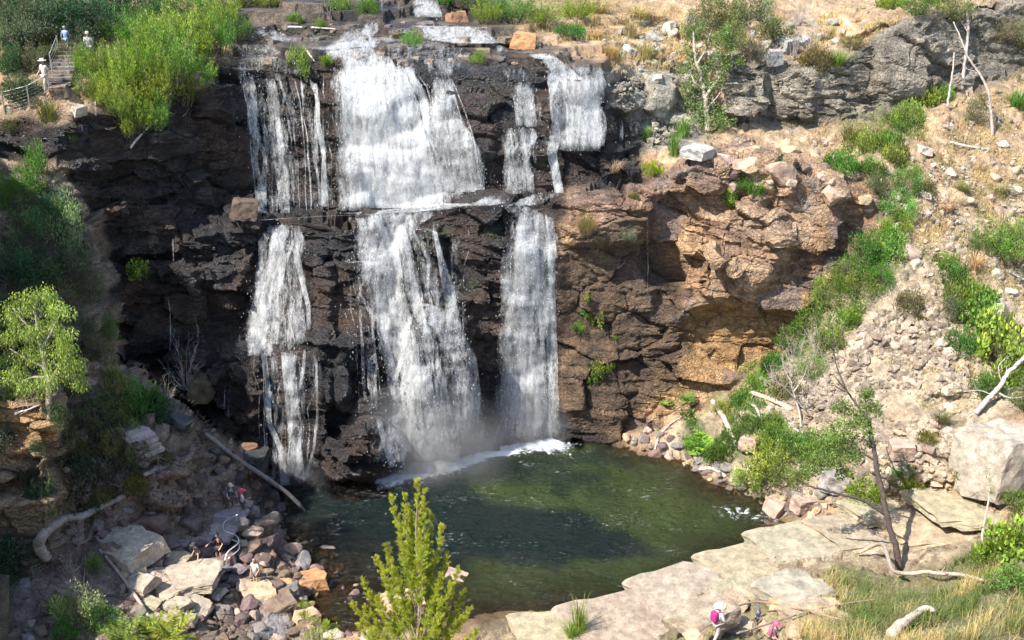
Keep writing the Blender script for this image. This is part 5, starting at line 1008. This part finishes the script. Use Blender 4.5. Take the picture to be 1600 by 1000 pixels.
tree('leaning_tree', 'tree', 'dark slender leaning tree on the sandy ledge with sparse green crown', (1405,893), [([(1405,893),(1400,856),(1388,815),(1379,775),(1370,730),(1363,690),(1356,652)], 11, 6), ([(1381,803),(1352,784),(1320,774),(1285,765),(1262,760)], 6, 2.5), ([(1370,722),(1352,710),(1340,704)], 4, 2), ([(1358,660),(1340,634),(1322,610),(1306,590)], 5, 2),
 ([(1325,614),(1310,580),(1302,545),(1300,505)], 3, 1), ([(1304,548),(1288,536),(1275,532)], 2, .8), ([(1302,540),(1316,520),(1320,505)], 2, .8), ([(1362,655),(1350,648),(1335,650)], 3, 1.2), ([(1320,612),(1300,602),(1284,606)], 2, .8)],
 [(1350,622,30),(1340,645,36),(1362,640,24),(1322,640,30),(1345,668,32),(1325,672,34),(1352,695,26),(1308,665,30),(1318,700,40),(1296,695,34),(1335,715,30),(1280,715,34),(1300,725,30),(1265,735,30),(1320,735,26)], (.075,.055,.045), (.15,.22,.05), 420, .15, .034, .1, seed=5)
tree('sapling', 'sapling', 'thin pale sapling with a tiny leafy tip near the end of the sandy ledge', (1533,856), [([(1533,856),(1537,820),(1544,785),(1546,755),(1545,738)], 4, 1.5)], [(1545,738,14),(1546,752,12),(1548,770,10)], (.45,.38,.32), (.16,.2,.05), 60, .08, .018, 0, seed=6)
tree('bare_tree', 'tree', 'tall pale bare tree running out of the top edge at the right', (1503,140), [([(1503,140),(1507,100),(1512,60),(1511,20),(1506,-25)], 6, 2.5), ([(1511,30),(1522,12),(1532,-4)], 3, 1), ([(1512,50),(1500,30),(1490,14)], 3, 1)], None, (.36,.31,.28), seed=7, group='bare trees at the top right')
tree('bare_tree', 'tree', 'pale bare tree curving left over the slope at top right', (1550,214), [([(1550,214),(1549,180),(1543,140),(1528,112),(1514,92),(1502,62),(1490,34)], 5, 2), ([(1528,112),(1512,108),(1500,96)], 2, .8)], None, (.36,.31,.28), seed=8, group='bare trees at the top right')
tree('bare_tree', 'tree', 'short pale leaning trunk beside the right end of the grey wall', (1480,168), [([(1480,168),(1484,140),(1489,110),(1491,82)], 4, 2)], None, (.38,.33,.29), seed=9, group='bare trees at the top right')
tree('dead_tree', 'dead tree', 'bleached dead tree leaning in from the right edge above the pale block', (1524,646), [([(1524,646),(1545,622),(1562,604),(1575,582),(1604,556),(1630,530)], 9, 5), ([(1556,612),(1580,622),(1612,618)], 4, 2), ([(1528,642),(1508,655),(1490,662)], 3, 1), ([(1566,600),(1560,575),(1570,560)], 2.5, 1), ([(1552,618),(1530,610),(1505,612)], 2, .8)], None, (.42,.37,.33), seed=10)
tree('dead_tree', 'dead tree', 'dead forked bush-tree with white twigs on the scree left of the dark tree', (1252,668), [([(1252,668),(1248,640),(1240,615),(1236,595)], 4, 2), ([(1244,625),(1225,605),(1205,592)], 2.5, .8), ([(1240,612),(1255,590),(1262,570)], 2.5, .8), ([(1238,600),(1225,575),(1222,555)], 2, .7)], None, (.40,.33,.29), seed=11, twigs=12, tw=.9)
# the young green tree close to the viewer: ascending plumes of fine foliage
def near_tree():
    r = np.random.default_rng(12); D = 35.0; bu, bv = 648, 1120; base = Vector(ground(*sk(bu, bv, D)[:2])); o = empty('young_tree', base); tag(o, 'bright yellow-green young tree rising from the bottom edge before the pool', 'tree')
    g = Geo(); tr = smooth_path([np.array(base)]+[sk(u, v, D) for u, v in [(650,1060),(652,1000),(655,950),(652,890),(650,830),(652,790)]]); g.tube(rel(tr, base), np.linspace(.075, .014, len(tr)), 8); link('trunk', g.mesh('trunk', WOOD), o, None, (.2,.14,.1))
    tips = [(652,750,960),(632,768,960),(662,768,930),(612,775,980),(674,802,960),(690,822,985),(640,800,930),(622,815,960),(604,846,1000),(586,868,1015),(598,890,1030),(566,905,1040),(548,940,1055),(572,950,1050),(590,930,1040),(700,862,1000),(718,888,1015),(728,920,1040),(736,950,1050),(722,965,1060),(705,925,1030),(690,900,1010),(664,860,980),(640,870,980),(618,890,1000),(676,930,1030),(640,940,1030),(608,960,1060),(655,830,950),(690,960,1060),(628,920,1010),(585,985,1080),(745,985,1090),(660,985,1080),(700,990,1080),(560,975,1070)]
    C_, D_, T_ = [], [], []
    for u, v, bv_ in tips:
        i = np.argmin([abs(F*0+ (500-((q-np.array([0,0,CAMZ]))@np.array([0, sp, cp]))/((q-np.array([0,0,CAMZ]))@np.array([0, cp, -sp]))*F)-bv_) for q in tr]); p0 = tr[i]; dd = r.normal(0, .5); tip = sk(u, v, D+dd)
        p = wander(p0, tip, 14, .05, r, -.06); p[1:, :] += 0; g = Geo(); g.tube(rel(p, base), np.linspace(.018, .004, 14), 5); link('branch', g.mesh('branch', WOOD), o, None, (.28,.22,.17))
        L_ = np.linalg.norm(tip-p0); nsp = int(34+L_*17)
        for k in range(nsp):
            t = r.uniform(.30, 1.0); i = min(int(t*13), 12); c0 = p[i]+(p[i+1]-p[i])*(t*13-i); ax = unit(p[i+1]-p[i]); sd = unit(r.normal(0, 1, 3)); sd -= ax*(sd@ax); l = .34*(1.15-t*.8)*r.uniform(.6, 1.3); e = c0+unit(ax*.8+sd)*l; n = 62; tt = r.uniform(.1, 1, n)[:, None]
            C_.append(rel(c0+(e-c0)*tt+r.normal(0, .018, (n, 3)), base)); D_.append(unit(e-c0)*.7+r.normal(0, .45, (n, 3))+np.array([0, 0, .25])); b_ = r.uniform(.72, 1.28); T_.append(np.array([b_*(1+.25*t), b_, b_*.9])*np.ones((n, 3)))
    n = sum(map(len, C_)); link('foliage', leaf_mesh('foliage', np.concatenate(C_), np.concatenate(D_), .055*r.uniform(.6, 1.3, n), .0072*r.uniform(.7, 1.3, n), r, np.concatenate(T_)), o, None, (.30,.38,.045))
    # low side shoots at the left, a plant of its own
    o2 = empty('young_tree', ground(*sk(495, 1090, 36)[:2])); tag(o2, 'small yellow-green sapling tips at the bottom edge left of the young tree', 'sapling'); b2 = o2.location
    clumps('foliage', [(478,945,20),(485,965,22),(472,960,14),(492,985,24),(515,975,18),(522,990,20),(500,1000,30),(480,1005,30)], 36, b2, r, 260, .07, .011, -.5, (.27,.33,.035), o2); g = Geo()
    for u, v in [(478,940),(515,970),(495,975)]: g.tube(rel(wander(np.array(b2), sk(u, v, 36), 8, .06, r), b2), np.linspace(.03, .005, 8), 5)
    link('stems', g.mesh('stems', WOOD), o2, None, (.28,.22,.17))
near_tree()
def log(name, cat, label, pts, w0, w1, colr, lift=.5, seed=1, twigs=0, Ds=None, knots=True):
    r = np.random.default_rng(seed); P = []
    for i, (u, v) in enumerate(pts):
        q = at(u, v)[0] if Ds is None else Vector(sk(u, v, Ds)); P.append(np.array(q))
    k = pxm(P[0]); P = smooth_path(P, 8)
    # a log lies straight: take out the dips of the ground beneath it
    n = len(P); z = P[:, 2].copy()
    for _ in range(30 if lift != .51 else 500): z[1:-1] = np.maximum(z[1:-1], (z[:-2]+z[2:])/2)
    P[:, 2] = z+w0*k*lift; P[1:-1] += r.normal(0, .008, (n-2, 3))*w0*.05; base = Vector(P[0]); g = Geo(); rad = np.linspace(w0*k/2, w1*k/2, n)*(1+np.convolve(r.normal(0, .09, n+8), np.ones(9)/9, 'valid')); rad[0] *= .7; rad[-1] *= .45; g.tube(rel(P, base), rad, 12); g.V[0] = g.V[0]+fbm(g.V[0]*np.array([2, 2, 2])/max(.1, rad.max()*4)+seed, 3, seed)[:, None]*rad.max()*.22*unit(r.normal(0, 1, (1, 3)))
    for j in range(twigs):
        i = r.integers(3, n); e = P[i]+unit(r.normal(0, 1, 3)+np.array([0, -.2, .7]))*r.uniform(.3, 1.1); g.tube(rel(wander(P[i], e, 5, .15, r), base), np.linspace(w1*k*.3, .005, 5), 5)
    o = link(name, g.mesh(name, WOOD), None, base, colr); tag(o, label, cat); return o
GL = (.36,.33,.31); WL = (.46,.40,.34)
log('fallen_log', 'log', 'long straight grey fallen log running down from the dark cliff foot to the water', [(322,690),(481,815)], 8, 6, (.20,.18,.17), 1.8, 1)
log('curved_log', 'log', 'thick curved grey log lying in the shade at the lower left', [(76,880),(62,858),(74,836),(100,820),(130,812),(160,800),(196,779)], 20, 9, (.30,.26,.23), .35, 2)
log('straight_log', 'log', 'straight bleached white log on the green patch by the right shore', [(1112,630),(1130,660),(1145,688),(1154,704)], 8, 7, WL, .6, 3)
log('fallen_log', 'log', 'brown bleached log lying behind the straight white one', [(1171,618),(1205,628),(1238,644)], 8, 6, (.48,.37,.28), .5, 4)
log('driftwood', 'driftwood', 'bent bleached driftwood half in the water on the right shore', [(1092,736),(1114,735),(1134,748)], 6, 5, WL, .5, 5)
log('dead_branch', 'branch', 'thin white forked branch above the right shore bushes', [(1219,653),(1236,668),(1256,686)], 5, 3, WL, .6, 6, 3)
log('root_stump', 'stump', 'twisted white root stump right of the straight log', [(1165,630),(1180,638),(1188,655),(1190,665)], 6, 3, (.42,.38,.35), .4, 7, 6)
log('dead_branch', 'branch', 'dark thin stick lying flat on the sandy ledge', [(1390,764),(1428,770),(1466,775)], 5, 4, (.22,.18,.15), .5, 8)
log('dead_branch', 'branch', 'long pale forked branch lying on grass beside the dark tree foot', [(1340,872),(1372,892),(1402,905),(1450,906),(1500,910),(1535,918)], 6, 4, (.38,.31,.24), 1.6, 9, 5)
log('dead_branch', 'branch', 'thin brown branch arching across the bottom edge before the walkers', [(1062,1004),(1110,975),(1180,968),(1250,972),(1310,984)], 4, 2.5, (.28,.19,.13), 5, 10, 6)
log('dead_branch', 'branch', 'second thin brown branch below the arching one at the bottom edge', [(1150,1004),(1220,985),(1290,962),(1370,950)], 3.5, 2, (.26,.19,.14), 5, 11, 5)
log('weathered_stump', 'stump', 'short bleached stump poking from dry grass at the bottom right', [(1388,1004),(1412,984),(1440,966),(1458,964)], 18, 9, (.42,.34,.29), .8, 12)
log('dead_branch', 'branch', 'short pale stick lying on the dry slope right of the gully', [(1484,225),(1510,232),(1541,236)], 4, 2.5, (.6,.5,.44), .8, 13)
log('dead_branch', 'branch', 'tiny pale bare branch beside the yellow-green bush on the top ledge', [(480,82),(490,96),(501,111)], 3, 1.5, (.6,.54,.46), .8, 14)
log('fallen_log', 'log', 'thin pale pole lying across the top of the river ledges', [(450,45),(490,46),(526,49)], 3.5, 2.5, (.46,.42,.38), .8, 15)
log('dead_branch', 'branch', 'white stick at the right edge below the bright green bush', [(1576,428),(1590,436),(1608,446)], 4, 3, (.48,.42,.36), 1, 16)
log('dead_branch', 'branch', 'grey branch tangle in the rubble below the scree', [(1372,722),(1400,706),(1440,700),(1490,690)], 5, 3, (.42,.36,.32), 1, 17, 10)
log('dead_branch', 'branch', 'bare pale branch hanging at the foot of the brown cliff', [(1022,716),(1028,690),(1045,668),(1066,655)], 3, 1.5, (.45,.38,.33), 1.5, 18, 8)
log('dead_branch', 'branch', 'bare white branch above the orange rock at the left edge', [(0,665),(30,655),(65,640),(105,636)], 4, 2, (.48,.42,.38), 2, 19, 6)
log('dead_branch', 'branch', 'white bleached roots hanging below the bright shrubs on the cliff top', [(205,240),(222,218),(245,196),(268,184),(284,192)], 4, 2, (.52,.44,.4), 2, 20, 12)
log('dead_branch', 'branch', 'dead grey branch near the pink boulder beside the green gully', [(1395,372),(1402,352),(1418,360)], 4, 2, (.5,.42,.34), 1, 21, 3)
log('dead_branch', 'branch', 'thin dark leaning stick in the shallow bush below the curved log', [(128,935),(132,900),(134,868)], 3, 1.5, (.3,.24,.2), 0, 22, 4)
log('wooden_beam', 'beam', 'pale squared timber edge leaning below the stacked slabs', [(165,872),(190,905),(218,945),(240,978)], 5, 5, (.36,.28,.24), .8, 23)
# ---------------------------------------------------------------- stairs, railings
def fence(label, pts, h=1.1, wires=5, colr=(.30,.30,.29), cat='railing'):
    P = [at(u, v)[0] for u, v in pts]; base = P[0]; o = empty('railing', base); tag(o, label, cat); 
    for p in P: g = Geo(); g.box((0, 0, h/2-.1), (.03, .03, h/2+.1)); g.box((0, 0, h+.012), (.04, .04, .012)); q = link('post', g.mesh('post', METAL, False), o, p-base, colr)
    for k in range(wires):
        z = h*(k+1)/wires-.03; g = Geo()
        for a, b in zip(P[:-1], P[1:]):
            t = np.linspace(0, 1, 6)[:, None]; q = np.array(a-base)*(1-t)+np.array(b-base)*t; q[:, 2] += z-.05*(4*t*(1-t))[:, 0]*(k < wires-1); g.tube(q, .022 if k == wires-1 else .009, 5)
        link('top_rail' if k == wires-1 else 'wire', g.mesh('wire', METAL), o, None, colr)
fence('steel post and wire railing rising across the top left corner', [(8,178),(47,168),(79,150)], 1.25, 7, (.42,.43,.43))
fence('short steel railing beside the upper flight of the top left stairs', [(82,116),(93,88)], 1.2, 5, (.42,.43,.43))
fence('two-post steel railing at the right side of the top left stairs', [(84,128),(103,127),(110,122)], 1.1, 3, (.48,.49,.47))
fence('thin railing along the narrow left path steps', [(150,668),(183,676),(198,704),(230,742)], 1.1, 3, (.22,.18,.15))
fence('wire railing on the rock edge behind the couple on the landing', [(250,742),(292,757),(326,768),(368,786)], 1.1, 5, (.20,.17,.16))
fence('low grey railing with pale slats in the shade beside the curved log', [(52,900),(82,884)], .5, 3, (.35,.36,.34))
def handrail():
    pts = [(374,812,.9),(354,824,.95),(353,838,.95),(371,846,.95),(375,858,.95),(358,872,.9),(352,880,.5)]; base = at(358, 878)[0]; o = empty('handrail', base); tag(o, 'pale zigzag metal handrail winding down the boulders beside the walkway', 'handrail')
    P = smooth_path([np.array(at(u, v+14)[0])+np.array([0, 0, h]) for u, v, h in pts], 5); g = Geo(); g.tube(rel(P, base), .032, 7); link('rail', g.mesh('rail', METAL), o, None, (.8,.83,.82))
    P2 = P[8:26]-np.array([0, 0, .4]); g = Geo(); g.tube(rel(P2, base), .026, 7); link('rail', g.mesh('rail', METAL), o, None, (.8,.83,.82))
    for i in (1, 9, 17, 26): g = Geo(); g.tube(rel(np.array([P[i], P[i]-np.array([0, 0, 1.2])]), base), .025, 6); link('post', g.mesh('post', METAL), o, None, (.45,.46,.45))
handrail()
def stairs(label, a, b, n, wid, colr, dirn):
    A, B = at(*a)[0], at(*b)[0]; o = empty('stone_stairs', A); tag(o, label, 'stairs'); r = np.random.default_rng(n); dv = (B-A); ang = math.atan2(dv.y, dv.x)
    for k in range(n):
        t = k/(n-1); p = A.lerp(B, t)-A; g_ = ground(A.x+p.x, A.y+p.y); p.z = max(p.z, g_.z-A.z) if g_.z-A.z < p.z+1.8 else p.z; p.z += .05; V, Fc = ico(3); bx = np.sign(V)*np.abs(V)**.28; bx = bx/np.abs(bx).max(0); L_ = max(.22, dv.xy.length/n*.62)
        bx = bx*np.array([L_, wid/2, .11])+fbm(V*2+k, 3, k)[:, None]*.02; me = mesh_np('step', bx, Fc, None, False, (STONE,)); s = link('step', me, o, p+Vector((0, 0, .06)), vary(colr, .2)); s.rotation_euler.z = ang+r.normal(0, .06)
stairs('grey-brown stone stairs climbing between railings at the top left', (92,134), (108,74), 11, 1.5, (.2,.16,.13), 0)
stairs('narrow stone steps descending the shaded left slope past the brown rock', (190,668), (243,735), 13, 1.5, (.40,.33,.29), 0)
stairs('broad purple-grey stone steps leading up to the landing with the couple', (330,845), (366,792), 7, 2.2, (.36,.29,.28), 0)
# ---------------------------------------------------------------- people
def skin_mesh(name, verts, edges, rad, mat, sub=1, root=0):
    me = bpy.data.meshes.new(name); me.from_pydata([tuple(v) for v in verts], edges, []); o = bpy.data.objects.new(name, me); COL.objects.link(o)
    m = o.modifiers.new('s', 'SKIN'); m.use_smooth_shade = True
    for i, r in enumerate(rad): me.skin_vertices[0].data[i].radius = (r, r) if not hasattr(r, '__len__') else r
    for i in range(len(verts)): me.skin_vertices[0].data[i].use_root = i == root
    s = o.modifiers.new('u', 'SUBSURF'); s.levels = s.render_levels = sub
    dg = bpy.context.evaluated_depsgraph_get(); out = bpy.data.meshes.new_from_object(o.evaluated_get(dg)); bpy.data.objects.remove(o); bpy.data.meshes.remove(me)
    out.name = name; out.materials.clear(); out.materials.append(mat); return out
def blob(name, c, h, mat, dent=None):
    V, Fc = ico(3); V = V*np.array(h)+np.array(c)
    return mesh_np(name, V, Fc, None, True, (mat,))
SK = (.50,.30,.21)
def person(label, pos, face, pose, top, legs, hair, hat=None, pack=None, trousers=False, H=1.0, shoe=(.08,.08,.09), long_sleeve=False):
    J = dict(pel=(0,0,.95), spi=(0,0,1.12), che=(0,0,1.32), nec=(0,0,1.47), jaw=(0,.02,1.555), hed=(0,.02,1.64), crn=(0,0,1.70),
      hL=(-.09,0,.90), kL=(-.10,.03,.50), aL=(-.10,-.01,.09), tL=(-.11,.13,.035), hR=(.09,0,.90), kR=(.10,.03,.50), aR=(.10,-.01,.09), tR=(.11,.13,.035),
      sL=(-.18,0,1.41), eL=(-.24,-.03,1.13), wL=(-.25,.08,.89), sR=(.18,0,1.41), eR=(.24,-.03,1.13), wR=(.25,.08,.89))
    J.update(pose); J = {k: np.array(v, float) for k, v in J.items()}; nm = list(J); V = [J[k] for k in nm]; ix = {k: i for i, k in enumerate(nm)}
    R = dict(pel=(.145,.105), spi=(.13,.095), che=(.15,.105), nec=.052, jaw=(.062,.07), hed=(.078,.092), crn=.05, hL=.085, kL=.055, aL=.038, tL=.032, hR=.085, kR=.055, aR=.038, tR=.032, sL=.055, eL=.038, wL=.026, sR=.055, eR=.038, wR=.026)
    rad = [R[k] for k in nm]; E = [(ix[a], ix[b]) for a, b in [('pel','spi'),('spi','che'),('che','nec'),('nec','jaw'),('jaw','hed'),('hed','crn'),('pel','hL'),('hL','kL'),('kL','aL'),('aL','tL'),('pel','hR'),('hR','kR'),('kR','aR'),('aR','tR'),('che','sL'),('sL','eL'),('eL','wL'),('che','sR'),('sR','eR'),('eR','wR')]]
    for s, sg in (('L', -1), ('R', 1)):      # palm, four fingers, thumb
        d = unit(J['w'+s]-J['e'+s]); sd = unit(np.cross(d, [0, .4, 1.])); pm = J['w'+s]+d*.06; V.append(pm); rad.append((.032,.018)); ip = len(V)-1; E.append((ix['w'+s], ip))
        for f, (off, ln) in enumerate([(-.027,.065),(-.009,.078),(.010,.072),(.027,.056)]):
            k1 = pm+d*.035+sd*off; k2 = k1+d*ln*.55+np.array([0, 0, -.004]); k3 = k2+d*ln*.4+unit(np.cross(sd, d))*.014; b = len(V); V += [k1, k2, k3]; rad += [.0095, .0085, .0072]; E += [(ip, b), (b, b+1), (b+1, b+2)]
        k1 = J['w'+s]+d*.035-sd*.036*1; k2 = k1+d*.03-sd*.02; b = len(V); V += [k1, k2]; rad += [.011, .009]; E += [(ix['w'+s], b), (b, b+1)]
    b = len(V); V.append(J['hed']+np.array([0, .10, -.015])); rad.append(.014); E.append((ix['hed'], b))   # nose
    o = empty('person', pos, face); o.scale = (H,)*3; tag(o, label, 'person')
    bd = link('body', skin_mesh('body', V, E, rad, SKIN), o, None, vary(SK, .1))
    def wear(name, keys, edges, rr, colr):
        vs_ = [J[k] if isinstance(k, str) else np.array(k) for k in keys]; return link(name, skin_mesh(name, vs_, edges, rr, CLOTH), o, None, colr)
    mid = lambda a, b, t: J[a]*(1-t)+J[b]*t
    sl = 1.0 if long_sleeve else .75; q = 'w' if long_sleeve else 'e'
    kv = [J['pel']+[0, 0, -.03], J['spi'], J['che'], mid('che', 'nec', .75), J['sL'], mid('sL', 'eL', sl), J['sR'], mid('sR', 'eR', sl)]
    ed = [(0,1),(1,2),(2,3),(2,4),(4,5),(2,6),(6,7)]; rr = [(.16,.12), (.15,.115), (.168,.122), .065, .072, .058, .072, .058]
    if long_sleeve: kv += [mid('eL', 'wL', .95), mid('eR', 'wR', .95)]; ed += [(5, 8), (7, 9)]; rr += [.036, .036]
    link('shirt', skin_mesh('shirt', kv, ed, rr, CLOTH), o, None, top)
    kv = [J['pel']+[0, 0, .02], J['hL'], mid('hL', 'kL', .8), J['hR'], mid('hR', 'kR', .8)]; ed = [(0,1),(1,2),(0,3),(3,4)]; rr = [(.158,.122), .10, .078, .10, .078]
    if trousers: kv += [mid('kL', 'aL', .9), mid('kR', 'aR', .9)]; ed += [(2,5),(4,6)]; rr += [.055, .055]
    link('trousers' if trousers else 'shorts', skin_mesh('legwear', kv, ed, rr, CLOTH), o, None, legs)
    for s in 'LR': link('shoe', skin_mesh('shoe', [J['a'+s]+[0, -.05, -.05], J['a'+s]+[0, .03, -.04], J['t'+s]+[0, .02, 0]], [(0,1),(1,2)], [.045, .05, .04], CLOTH), o, None, shoe)
    h = J['hed']; up = unit(J['crn']-J['jaw'])
    if hair: link('hair', blob('hair', h+up*.035+np.array([0, -.03, 0]), (.098,.108,.098), CLOTH), o, None, hair)
    for sx in (-1, 1): link('eye', blob('eye', h+np.array([sx*.032, .088, .005]), (.012,.008,.009), CLOTH), o, None, (.03,.02,.02)); link('ear', blob('ear', h+np.array([sx*.084, -.005, -.01]), (.014,.022,.032), SKIN), o, None, SK)
    link('mouth', blob('mouth', h+np.array([0, .088, -.052]), (.024,.008,.006), CLOTH), o, None, (.3,.1,.08))
    if hat:
        kind, hc = hat; g = Geo(); t = np.linspace(0, 2*np.pi, 20, endpoint=False); brim = .20 if kind == 'wide' else .115; rings = [(brim, .045, 0), (.112, .055, 0), (.108, .10, 0), (.085, .145, 0), (.02, .16, 0)]; VV_ = []
        for rr_, z, _ in rings:
            for a in t: ex = (.11 if kind == 'cap' and rr_ == brim and math.sin(a) > .3 else 0); VV_.append(h+np.array([rr_*math.cos(a), rr_*1.1*math.sin(a)+ex, z]))
        n = 20; Fs = [(i*n+k, i*n+(k+1) % n, (i+1)*n+(k+1) % n, (i+1)*n+k) for i in range(4) for k in range(n)]+[tuple(range(4*n, 5*n))]; g.add(np.array(VV_), Fs); link('hat', g.mesh('hat', CLOTH), o, None, hc)
    if pack:
        pk = empty('backpack_', pos) if False else None; c0 = mid('spi', 'che', .6)+np.array([0, -.19, .03]); V_, Fc = ico(3); V_ = np.sign(V_)*np.abs(V_)**.6*np.array([.16,.10,.23])+c0; b_ = link('backpack', mesh_np('backpack', V_, Fc, None, True, (CLOTH,)), o, None, pack)
        for sx in (-1, 1): g = Geo(); g.tube(smooth_path([c0+[sx*.09, .05, .2], J['s'+('L' if sx < 0 else 'R')]*.6+J['che']*.4+[0, 0, .11], J['che']+[sx*.11, .13, -.03], c0+[sx*.13, .1, -.15]], 4), .018, 6); link('strap', g.mesh('strap', CLOTH), b_, None, pack)
    return o
def feet(u, v): return at(u, v)[0]
WALK = dict(kL=(-.09,.16,.52), aL=(-.09,.16,.10), tL=(-.10,.30,.05), kR=(.09,-.03,.50), aR=(.09,-.24,.13), tR=(.10,-.12,.04), eL=(-.24,-.12,1.15), wL=(-.24,-.10,.92), eR=(.24,.07,1.15), wR=(.22,.25,1.0))
REACH = dict(eR=(.33,.12,1.25), wR=(.40,.34,1.20), eL=(-.28,.03,1.14), wL=(-.22,.2,1.02), kR=(.13,.05,.5), aR=(.14,-.05,.09), tR=(.17,.07,.035))
LEAN = dict(spi=(-.04,.05,1.10), che=(-.10,.12,1.27), nec=(-.13,.17,1.41), jaw=(-.14,.21,1.49), hed=(-.14,.23,1.57), crn=(-.13,.22,1.64), sL=(-.27,.10,1.33), eL=(-.42,.16,1.12), wL=(-.55,.24,.95), sR=(.08,.14,1.38), eR=(.14,.13,1.10), wR=(.10,.28,.95))
person('person in pale grey clothes and hat walking down by the top left railing', feet(74,146), 2.6, WALK, (.62,.62,.60), (.50,.48,.44), (.2,.15,.1), ('wide', (.7,.7,.66)), None, True, 1.12)
person('person in light blue shirt and shorts climbing the top left stairs', feet(106,82), -.2, WALK, (.18,.34,.62), (.25,.38,.55), (.35,.3,.25), None, None, False, .88)
person('person in white top half hidden by shrubs above the top left stairs', feet(142,96), .4, {}, (.72,.75,.78), (.3,.4,.5), (.6,.5,.4), ('cap', (.7,.72,.76)))
person('person in dark singlet and denim shorts with pale cap on the landing', feet(364,800), -2.3, REACH, (.05,.08,.10), (.28,.35,.42), (.25,.15,.1), ('cap', (.55,.45,.40)), None, False, 1.05)
person('person in crimson hat and white shirt holding the rail on the landing', feet(381,806), -1.2, dict(eR=(.30,.10,1.2), wR=(.34,.32,1.28)), (.66,.66,.68), (.07,.08,.10), (.2,.1,.08), ('wide', (.50,.03,.09)), None, True, .98)
person('dark haired person in black t-shirt and shorts reaching to the zigzag handrail', feet(344,878), 2.9, REACH, (.02,.02,.023), (.05,.04,.04), (.03,.025,.02), None, None, False, 1.02, (.3,.2,.16))
person('person in black t-shirt and cap leaning on the stacked slabs', feet(313,888), 2.2, LEAN, (.025,.028,.03), (.04,.04,.045), (.04,.03,.03), ('cap', (.04,.045,.05)), None, False, 1.0)
person('person in white t-shirt standing alone among the left shore boulders', feet(401,916), 2.7, dict(eL=(-.30,.0,1.16), wL=(-.24,.15,1.0)), (.78,.76,.72), (.12,.10,.10), (.3,.2,.15), None, None, False, .95)
def near_person(u, v, *a, **k):   # head at (u, v), feet on the near slope
    p = at(u, v+38)[0]; return person(a[0], Vector(ground(p.x, p.y)), *a[1:], **k)
near_person(1119, 968, 'person in wide white hat with magenta backpack walking on the near slope', -1.1, WALK, (.66,.62,.62), (.42,.38,.36), (.3,.2,.15), ('wide', (.80,.76,.72)), (.36,.02,.17), True, H=1.0, long_sleeve=True)
near_person(1182, 944, 'person in blue cap low behind the tan rocks at the bottom', .6, dict(), (.10,.14,.22), (.1,.12,.2), (.2,.15,.1), ('cap', (.06,.12,.25)), None, False, H=.55)
near_person(1207, 985, 'person in bright pink hat at the bottom edge below the arching branch', -2.0, WALK, (.10,.08,.09), (.12,.1,.1), (.1,.06,.05), ('cap', (.50,.10,.20)), (.42,.12,.22), True, H=.8)
finish_labels()
